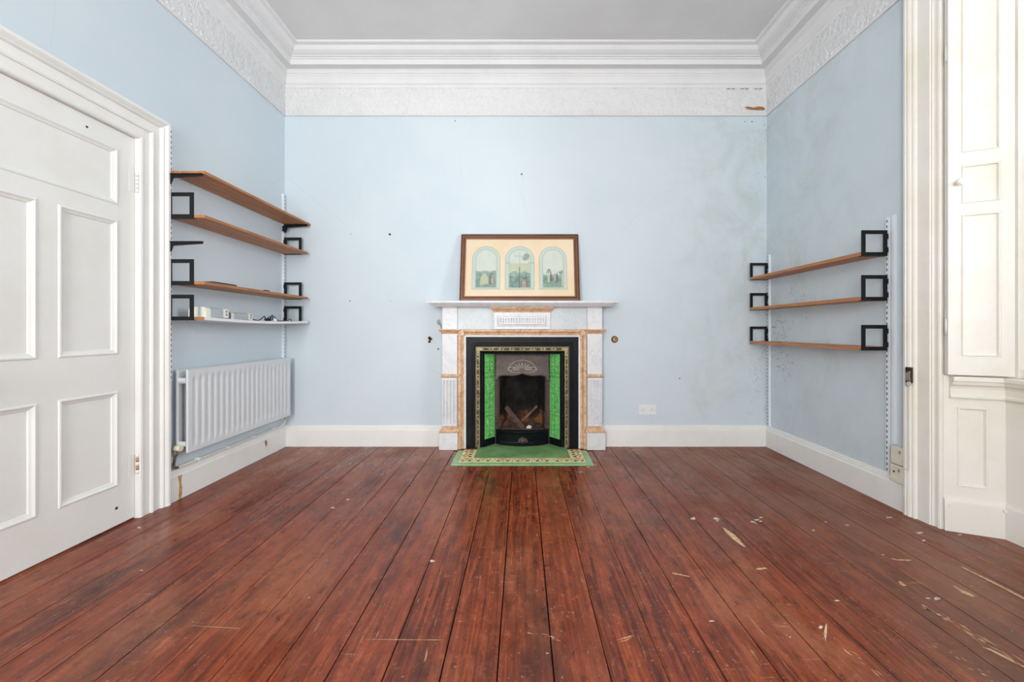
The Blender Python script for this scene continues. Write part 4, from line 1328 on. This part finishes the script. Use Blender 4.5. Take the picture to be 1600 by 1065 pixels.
# speakers on the white shelf
def speaker(x0, x1, y0, y1, h, zb, label, dark):
    t = thing('desktop_speaker', label, 'speaker', ((x0 + x1) / 2, (y0 + y1) / 2, zb), 'desktop speakers on the white shelf')
    n = 8
    r = min(0.022, h * 0.35)
    def sec_(inset=0.0):
        pts = [(x0 + inset, zb + 0.003), (x1 - inset, zb + 0.003)]
        for i in range(n + 1):
            a_ = PI / 2 * i / n
            pts.append((x1 - inset - r + r * math.cos(a_), zb + h - inset - r + r * math.sin(a_)))
        for i in range(n + 1):
            a_ = PI / 2 + PI / 2 * i / n
            pts.append((x0 + inset + r + r * math.cos(a_), zb + h - inset - r + r * math.sin(a_)))
        return pts
    fn = lambda u, v, hh: (u, hh, v)
    body = MB('mesh_dark' if dark else 'cream_plastic'); body.prism(sec_(0.002), fn, y0, y1); body.build('body', t, weld=False)  # dark variant puts the shade on the near end into the body colour
    c0 = 0.030 if not dark else 0.024
    if not dark:
        g = MB('cream_plastic'); g.prism(sec_(0.0), fn, y0 - 0.002, y0 + c0); g.build('end_cap', t, weld=False)
    else:
        g = MB('cream_plastic'); g.prism(sec_(0.0), fn, y0 + 0.004, y0 + 0.03); g.build('end_cap', t, weld=False)
    g = MB('mesh_grey'); g.prism(sec_(0.001), fn, y0 + c0 + 0.006, y1 - 0.042); g.build('grille', t, weld=False)
    g = MB('cream_plastic'); g.prism(sec_(0.0), fn, y1 - 0.042, y1 + 0.002)
    cap = g.build('end_cap', t, weld=False)
    for k_ in range(2):
        q = MB('mesh_dark'); zc = zb + h * (0.35 + 0.32 * k_)
        q.cyl((x1 - 0.002, y1 - 0.02, zc), (x1 + 0.004, y1 - 0.02, zc), 0.006, None, 12); q.build('button', cap)
    q = MB('mesh_dark')
    q.box(x0 + 0.01, x1 - 0.01, y0 + 0.01, y1 - 0.01, zb - 0.0005, zb + 0.004); q.build('foot', t)
speaker(-2.035, -1.925, 2.430, 2.610, 0.066, WT - sag(2.47) + 0.001, 'cream and grey speaker nearest the door on the white shelf', False)
speaker(-2.030, -1.950, 2.665, 2.880, 0.052, WT - sag(2.72) + 0.002, 'grey speaker, shaded end coloured dark, farther from the door on the white shelf', True)
# cables, plug and slip of paper
zc = WT - sag(3.05) + 0.006
cb = MB('cable')
cb.tube(smooth_path([(-1.955, 2.885, zc + .004), (-1.930, 2.92, zc), (-1.915, 2.96, zc + .03), (-1.935, 3.00, zc), (-1.905, 3.03, zc + .004), (-1.925, 3.08, zc + .034), (-1.90, 3.10, zc), (-1.93, 3.16, zc), (-1.91, 3.23, zc + .003), (-1.92, 3.30, zc + .018), (-1.94, 3.34, zc)]), 0.0035, 8)
tag(cb.build('power_cable', loc=(-1.93, 3.1, zc - .004)), 'tangled black cable on the right half of the white shelf', 'cable')
cb = MB('cable')
cb.tube(smooth_path([(-1.91, 2.96, zc), (-1.90, 3.00, zc + .03), (-1.93, 3.05, zc + .002), (-1.94, 3.09, zc + .045), (-1.95, 3.12, zc)]), 0.003, 8)
cb.box(-1.96, -1.935, 3.03, 3.06, zc - .003, zc + .018)
tag(cb.build('power_cable', loc=(-1.93, 3.04, zc - .004)), 'short black lead with a small plug behind the tangled cable', 'cable')
cb = MB('plastic')
cb.box(-1.918, -1.900, 3.060, 3.085, zc - .005, zc + .016); cb.box(-1.914, -1.904, 3.085, 3.10, zc - .002, zc + .008)
tag(cb.build('plug', loc=(-1.91, 3.07, zc - .005), bevel=0.002), 'small white plug among the black cables on the white shelf', 'plug')
# flat dark things on the shelf above
fl = MB('cable'); fl.box(-1.985, -1.905, 2.46, 2.66, 1.3225, 1.334); 
tag(fl.build('notebook', loc=(-1.95, 2.56, 1.3225), bevel=0.003), 'flat dark object lying on the lower brown shelf', 'notebook')
fl = MB('cable'); fl.box(-1.93, -1.905, 2.965, 3.005, 1.3225, 1.332)
tag(fl.build('clip', loc=(-1.92, 2.98, 1.3225), bevel=0.002), 'tiny black object farther along the lower brown shelf', 'clip')

# ================================================================ RIGHT SHELVES
RX0, RX1 = 2.006, 2.160
XBR = XR - 0.022
for zt, nm in ((1.496, 'topmost'), (1.231, 'middle'), (0.936, 'lowest')):
    shelf(RX0, RX1, 2.362, 3.507, zt, nm + ' brown wooden shelf of the three on the right wall', 'shelf_r', tk=0.021)
    square(XBR, 2.3615, zt - 0.021 - 0.003, 'black square bracket at the window end of the %s right-hand shelf' % nm, flip=True, mirror=True)
    square(XBR, 3.5075, zt - 0.021 - 0.003, 'black square bracket at the corner end of the %s right-hand shelf' % nm, flip=True)

# ================================================================ RADIATOR
rd = thing('radiator', 'white ribbed double-panel radiator under the left shelves', 'radiator', (-2.05, 2.94, 0.29))
RY0_, RY1_, RZ0, RZ1 = 2.407, 3.467, 0.292, 0.793
def rad_panel(name, xf, sgn, thick=0.014):
    mb = MB('rad')
    nfl = 20
    per = 10
    nu, nvv = nfl * per, 28
    L = RY1_ - RY0_
    mg = 0.022
    vs = []
    for j in range(nvv + 1):
        v = j / nvv
        z = RZ0 + (RZ1 - RZ0) * v
        for i in range(nu + 1):
            y = RY0_ + L * i / nu
            t = ((y - RY0_ - mg) / (L - 2 * mg)) * nfl
            ph = t - math.floor(t)
            dd = 0.0
            if 0 <= t <= nfl:
                e_ = abs(ph - 0.5) * 2                 # 0 at flute centre
                w_ = max(0.0, min(1.0, (0.62 - e_) / 0.30))
                dd = w_ * w_ * (3 - 2 * w_)
            end = max(0.0, min(1.0, (z - RZ0 - 0.035) / 0.022)) * max(0.0, min(1.0, (RZ1 - 0.045 - z) / 0.022))
            end = end * end * (3 - 2 * end)
            vs.append((xf - sgn * 0.010 * dd * end, y, z))
    mb.add(vs, [(j * (nu + 1) + i, j * (nu + 1) + i + 1, (j + 1) * (nu + 1) + i + 1, (j + 1) * (nu + 1) + i) for j in range(nvv) for i in range(nu)], 'rad', True)
    xb = xf - sgn * thick
    c = [(RY0_, RZ0), (RY1_, RZ0), (RY1_, RZ1), (RY0_, RZ1)]
    for i in range(4):
        a, b_ = c[i], c[(i + 1) % 4]
        mb.poly([(xf, *a), (xf, *b_), (xb, *b_), (xb, *a)], 'rad')
    mb.poly([(xb, *p) for p in c][::-1], 'rad')
    return mb.build(name, rd, weld=False)
rad_panel('front_panel', -2.018, 1)
rad_panel('rear_panel', -2.080, 1)
for zz in (RZ0 + 0.030, RZ1 - 0.085):
    for yy in (RY0_ + 0.010, RY1_ - 0.010):
        r_ = MB('rad')
        r_.cyl((-2.080, yy, zz + 0.02), (-2.034, yy, zz + 0.02), 0.016, None, 12, 'rad')
        r_.build('end_link', rd, weld=False)
r_ = MB('rad')
r_.box(-2.092, -2.024, RY0_ + 0.003, RY0_ + 0.017, RZ1 - 0.082, RZ1 - 0.058, 'rad')
r_.build('bracket_strap', rd, weld=False)
r_ = MB('rad_in')
for i in range(60):
    y = RY0_ + 0.05 + i * (RY1_ - RY0_ - 0.1) / 59
    r_.box(-2.078, -2.034, y, y + 0.002, RZ0 + 0.03, RZ1 - 0.03)
o = r_.build('fins', rd, weld=False)
for yy in (RY0_ + 0.15, RY1_ - 0.15):
    r_ = MB('rad'); r_.box(XL + 0.001, -2.094, yy - 0.015, yy + 0.015, RZ0 + 0.1, RZ1 - 0.1)
    r_.build('wall_hanger', rd, weld=False)
# valve at the near end, lockshield at the far end, pipes
vz = RZ0 + 0.040
va = MB('old_plastic'); va.cyl((-2.076, RY0_ - 0.020, vz - 0.006), (-2.044, RY0_ - 0.020, vz - 0.006), 0.019, 0.018, 14)
va.cyl((-2.052, RY0_ - 0.020, vz - 0.006), (-2.046, RY0_ - 0.020, vz - 0.006), 0.015, None, 12)
va.build('valve_knob', rd)
va = MB('pipe_dirty'); va.tube([(-2.072, RY0_ - 0.020, vz - 0.006), (-2.072, RY0_ + 0.005, vz - 0.006)], 0.011, 10)
va.tube([(-2.078, RY0_ - 0.020, vz - 0.020), (-2.082, RY0_ - 0.020, vz - 0.055)], [0.013, 0.011], 10)
va.build('valve_body', rd)
va = MB('old_plastic'); va.tube([(-2.07, RY1_ + 0.022, RZ0 + 0.018), (-2.07, RY1_ - 0.004, RZ0 + 0.018)], 0.009, 10); va.tube([(-2.075, RY1_ + 0.022, RZ0 + 0.03), (-2.075, RY1_ + 0.022, RZ0 - 0.045)], 0.009, 10)
va.build('lockshield_valve', rd)
pp = thing('heating_pipe', 'white pipe clipped along the baseboard below the radiator', 'pipe', (-2.10, 2.95, 0.19))
p1 = MB('pipe_dirty')
p1.tube(smooth_path([(-2.082, RY0_ - 0.020, vz - 0.056), (-2.090, RY0_ - 0.016, vz - 0.09), (-2.100, RY0_ - 0.008, 0.225), (-2.100, RY0_ + 0.0, 0.203), (-2.098, RY0_ + 0.02, 0.1965)]), 0.0075, 10)
p1.build('riser', pp)
p1 = MB('pipe'); p1.tube([(-2.098, RY0_ + 0.02, 0.1965), (-2.098, 3.40, 0.1965)], 0.0078, 10)
p1.tube(smooth_path([(-2.098, 3.40, 0.1965), (-2.096, 3.45, 0.1975), (-2.085, 3.484, 0.215), (-2.075, 3.489, 0.246)]), 0.0078, 10)
p1.build('pipe_run', pp, weld=False)
for yy in (2.58, 2.84, 3.11, 3.36):
    p1 = MB('plastic'); p1.box(XL + 0.001, -2.088, yy - 0.009, yy + 0.009, 0.186, 0.209); p1.build('pipe_clip', pp, bevel=0.003)

# ================================================================ WALL FITTINGS
# double socket on the chimney wall
px0, px1 = on_back(997.8, 640)[0], on_back(1024.8, 640)[0]
so = thing('wall_socket', 'white double power socket low on the chimney wall', 'socket', ((px0 + px1) / 2, YB, 0.268))
z0, z1 = on_back(0, 647.5)[2], on_back(0, 632.5)[2]
q = MB('plastic'); q.box(px0, px1, YB - 0.011, YB, z0, z1); q.build('face_plate', so, bevel=0.003)
xc = (px0 + px1) / 2
for sx in (-1, 1):
    q = MB('hole')
    cx_, cz_ = xc + sx * 0.038, (z0 + z1) / 2
    q.box(cx_ - 0.002, cx_ + 0.002, YB - 0.0116, YB - 0.008, cz_ + 0.008, cz_ + 0.017)
    for e_ in (-1, 1): q.box(cx_ + e_ * 0.011 - 0.0035, cx_ + e_ * 0.011 + 0.0035, YB - 0.0116, YB - 0.008, cz_ - 0.008, cz_ - 0.004)
    q.build('pin_holes', so, weld=False)
    q = MB('plastic', 'hole'); sxx = xc + sx * 0.0655
    q.box(sxx - 0.005, sxx + 0.005, YB - 0.014, YB - 0.010, cz_ - 0.006, cz_ + 0.014, 'plastic')
    q.box(sxx - 0.003, sxx + 0.003, YB - 0.0146, YB - 0.0135, cz_ + 0.002, cz_ + 0.005, 'hole'); q.build('switch', so, weld=False)
# broken plaster hole on the left, wooden plug on the right, wires beside the mantel
c = on_back(672, 531)
q = MB('plaster', 'hole', 'plugwood')
n = 18
for (r, y_, mt, rr_) in ((0.034, YB - 0.0012, 'plaster', (.7, 1.15)),):
    q.poly([(c[0] + r * math.cos(2 * PI * i / n) * rng.uniform(*rr_), y_, c[2] + r * math.sin(2 * PI * i / n) * rng.uniform(*rr_) * 1.05) for i in range(n)], mt)
for (dx, dz, r) in ((-0.004, 0.018, 0.015), (-0.006, -0.016, 0.012), (0.0, 0.002, 0.010), (0.012, 0.012, 0.007)):
    q.poly([(c[0] + dx + r * math.cos(2 * PI * i / 10) * rng.uniform(.8, 1.1), YB - 0.002, c[2] + dz + r * math.sin(2 * PI * i / 10) * rng.uniform(.8, 1.1)) for i in range(10)], 'hole')
q.tube([(c[0] + 0.008, YB - 0.003, c[2] - 0.002), (c[0] + 0.016, YB - 0.016, c[2] + 0.004), (c[0] + 0.020, YB - 0.012, c[2] + 0.014)], 0.0025, 6, 'plugwood')
tag(q.build('plaster_hole', loc=(c[0], YB, c[2]), weld=False), 'ragged hole knocked in the plaster left of the mantelpiece', 'hole')
c = on_back(960.3, 530)
q = thing('wooden_plug', 'round brown wooden plug in the wall right of the mantelpiece', 'plug', (c[0], YB, c[2]))
w_ = MB('plugwood'); w_.cyl((c[0], YB, c[2]), (c[0], YB - 0.012, c[2]), 0.031, 0.027, 22); w_.build('rim', q)
w_ = MB('rust'); w_.ell((c[0], YB - 0.010, c[2]), 0.019, 0.008, 0.019); w_.build('centre', q)
w_ = MB('hole'); w_.cyl((c[0] + .004, YB - 0.016, c[2] + .004), (c[0] + .004, YB - 0.0185, c[2] + .004), 0.006, None, 10); w_.build('screw', q)
q = MB('mesh_dark', 'pipe_dirty')
a = on_back(689, 513, 3.53)
q.tube(smooth_path([a, (a[0] - 0.002, 3.525, a[2] + 0.03), (a[0] - 0.014, 3.515, a[2] + 0.060), (a[0] - 0.016, 3.510, a[2] + 0.082)]), 0.0032, 8, 'mesh_dark')
q.tube(smooth_path([(a[0] - 0.014, 3.515, a[2] + 0.060), (a[0] - 0.026, 3.515, a[2] + 0.066), (a[0] - 0.034, 3.512, a[2] + 0.062)]), 0.0026, 8, 'mesh_dark')
q.tube(smooth_path([(a[0] - 0.028, 3.515, a[2] + 0.058), (a[0] - 0.024, 3.515, a[2] + 0.044), (a[0] - 0.016, 3.518, a[2] + 0.032)]), 0.0028, 8, 'pipe_dirty')
tag(q.build('wire_end', loc=tuple(a), weld=False), 'frayed wire ends sticking out beside the mantelpiece', 'wire')

# two yellowed junction boxes by the window architrave
for (z0, z1, lab, dark) in ((0.262, 0.362, 'upper of two yellowed junction boxes beside the window architrave', False), (0.160, 0.258, 'lower of two yellowed junction boxes, with a dark hole in it', True)):
    t = thing('junction_box', lab, 'junction box', (XR, 2.285, z0), 'yellowed junction boxes')
    q = MB('old_plastic')
    q.box(XR - 0.034 if z0 > .2 else XR - 0.038, XR - 0.001 if z0 > .2 else XR - 0.027 + 0.026, 2.245, 2.325, z0 if z0 > .2 else 0.187, z1)
    if z0 < .2: q.box(XR - 0.040, XR - 0.0265, 2.245, 2.325, z0, 0.19)
    q.build('box', t, weld=False, bevel=0.004)
    xf = XR - 0.0345 if z0 > .2 else XR - 0.0385
    q = MB('mesh_dark'); q.box(xf - 0.002, xf + 0.002, 2.262, 2.272, z1 - 0.034, z1 - 0.018); q.build('marking', t)
    if dark:
        q = MB('hole'); q.box(xf - 0.001, xf + 0.002, 2.293, 2.302, z1 - 0.044, z1 - 0.034); q.build('hole', t)
# old bronze bell plate on the architrave with its cord
z_c = 1.035 - 71 / F * 2.2
bl = thing('bell_plate', 'ornate dark bronze bell plate on the window architrave', 'plate', (XR - 0.044, 2.215, z_c))
q = MB('brass')
q.box(XR - 0.053, XR - 0.042, 2.180, 2.216, z_c - 0.042, z_c + 0.045)
q.box(XR - 0.058, XR - 0.052, 2.184, 2.211, z_c + 0.030, z_c + 0.045)
q.build('plate', bl, bevel=0.003)
q = MB('relief_grey')
for i in range(4): q.tube([(XR - 0.053, 2.186 + i * 0.008, z_c + 0.026 - 0.004 * i), (XR - 0.056, 2.188 + i * 0.007, z_c), (XR - 0.053, 2.186 + i * 0.008, z_c - 0.03)], 0.002, 6)
q.build('ornament', bl, weld=False)
q = MB('mesh_grey'); q.ell((XR - 0.056, 2.196, z_c - 0.048), 0.008, 0.010, 0.014); q.ell((XR - 0.054, 2.188, z_c - 0.044), 0.006, 0.006, 0.012)
q.build('knot', bl, weld=False)
q = MB('pipe'); q.tube(smooth_path([(XR - 0.047, 2.196, z_c - 0.055), (XR - 0.0475, 2.198, 0.6), (XR - 0.0475, 2.197, 0.40), (XR - 0.0475, 2.197, 0.27), (XR - 0.0475, 2.206, 0.262), (XR - 0.047, 2.243, 0.257)]), 0.0025, 6)
q.build('cord', bl, weld=False)
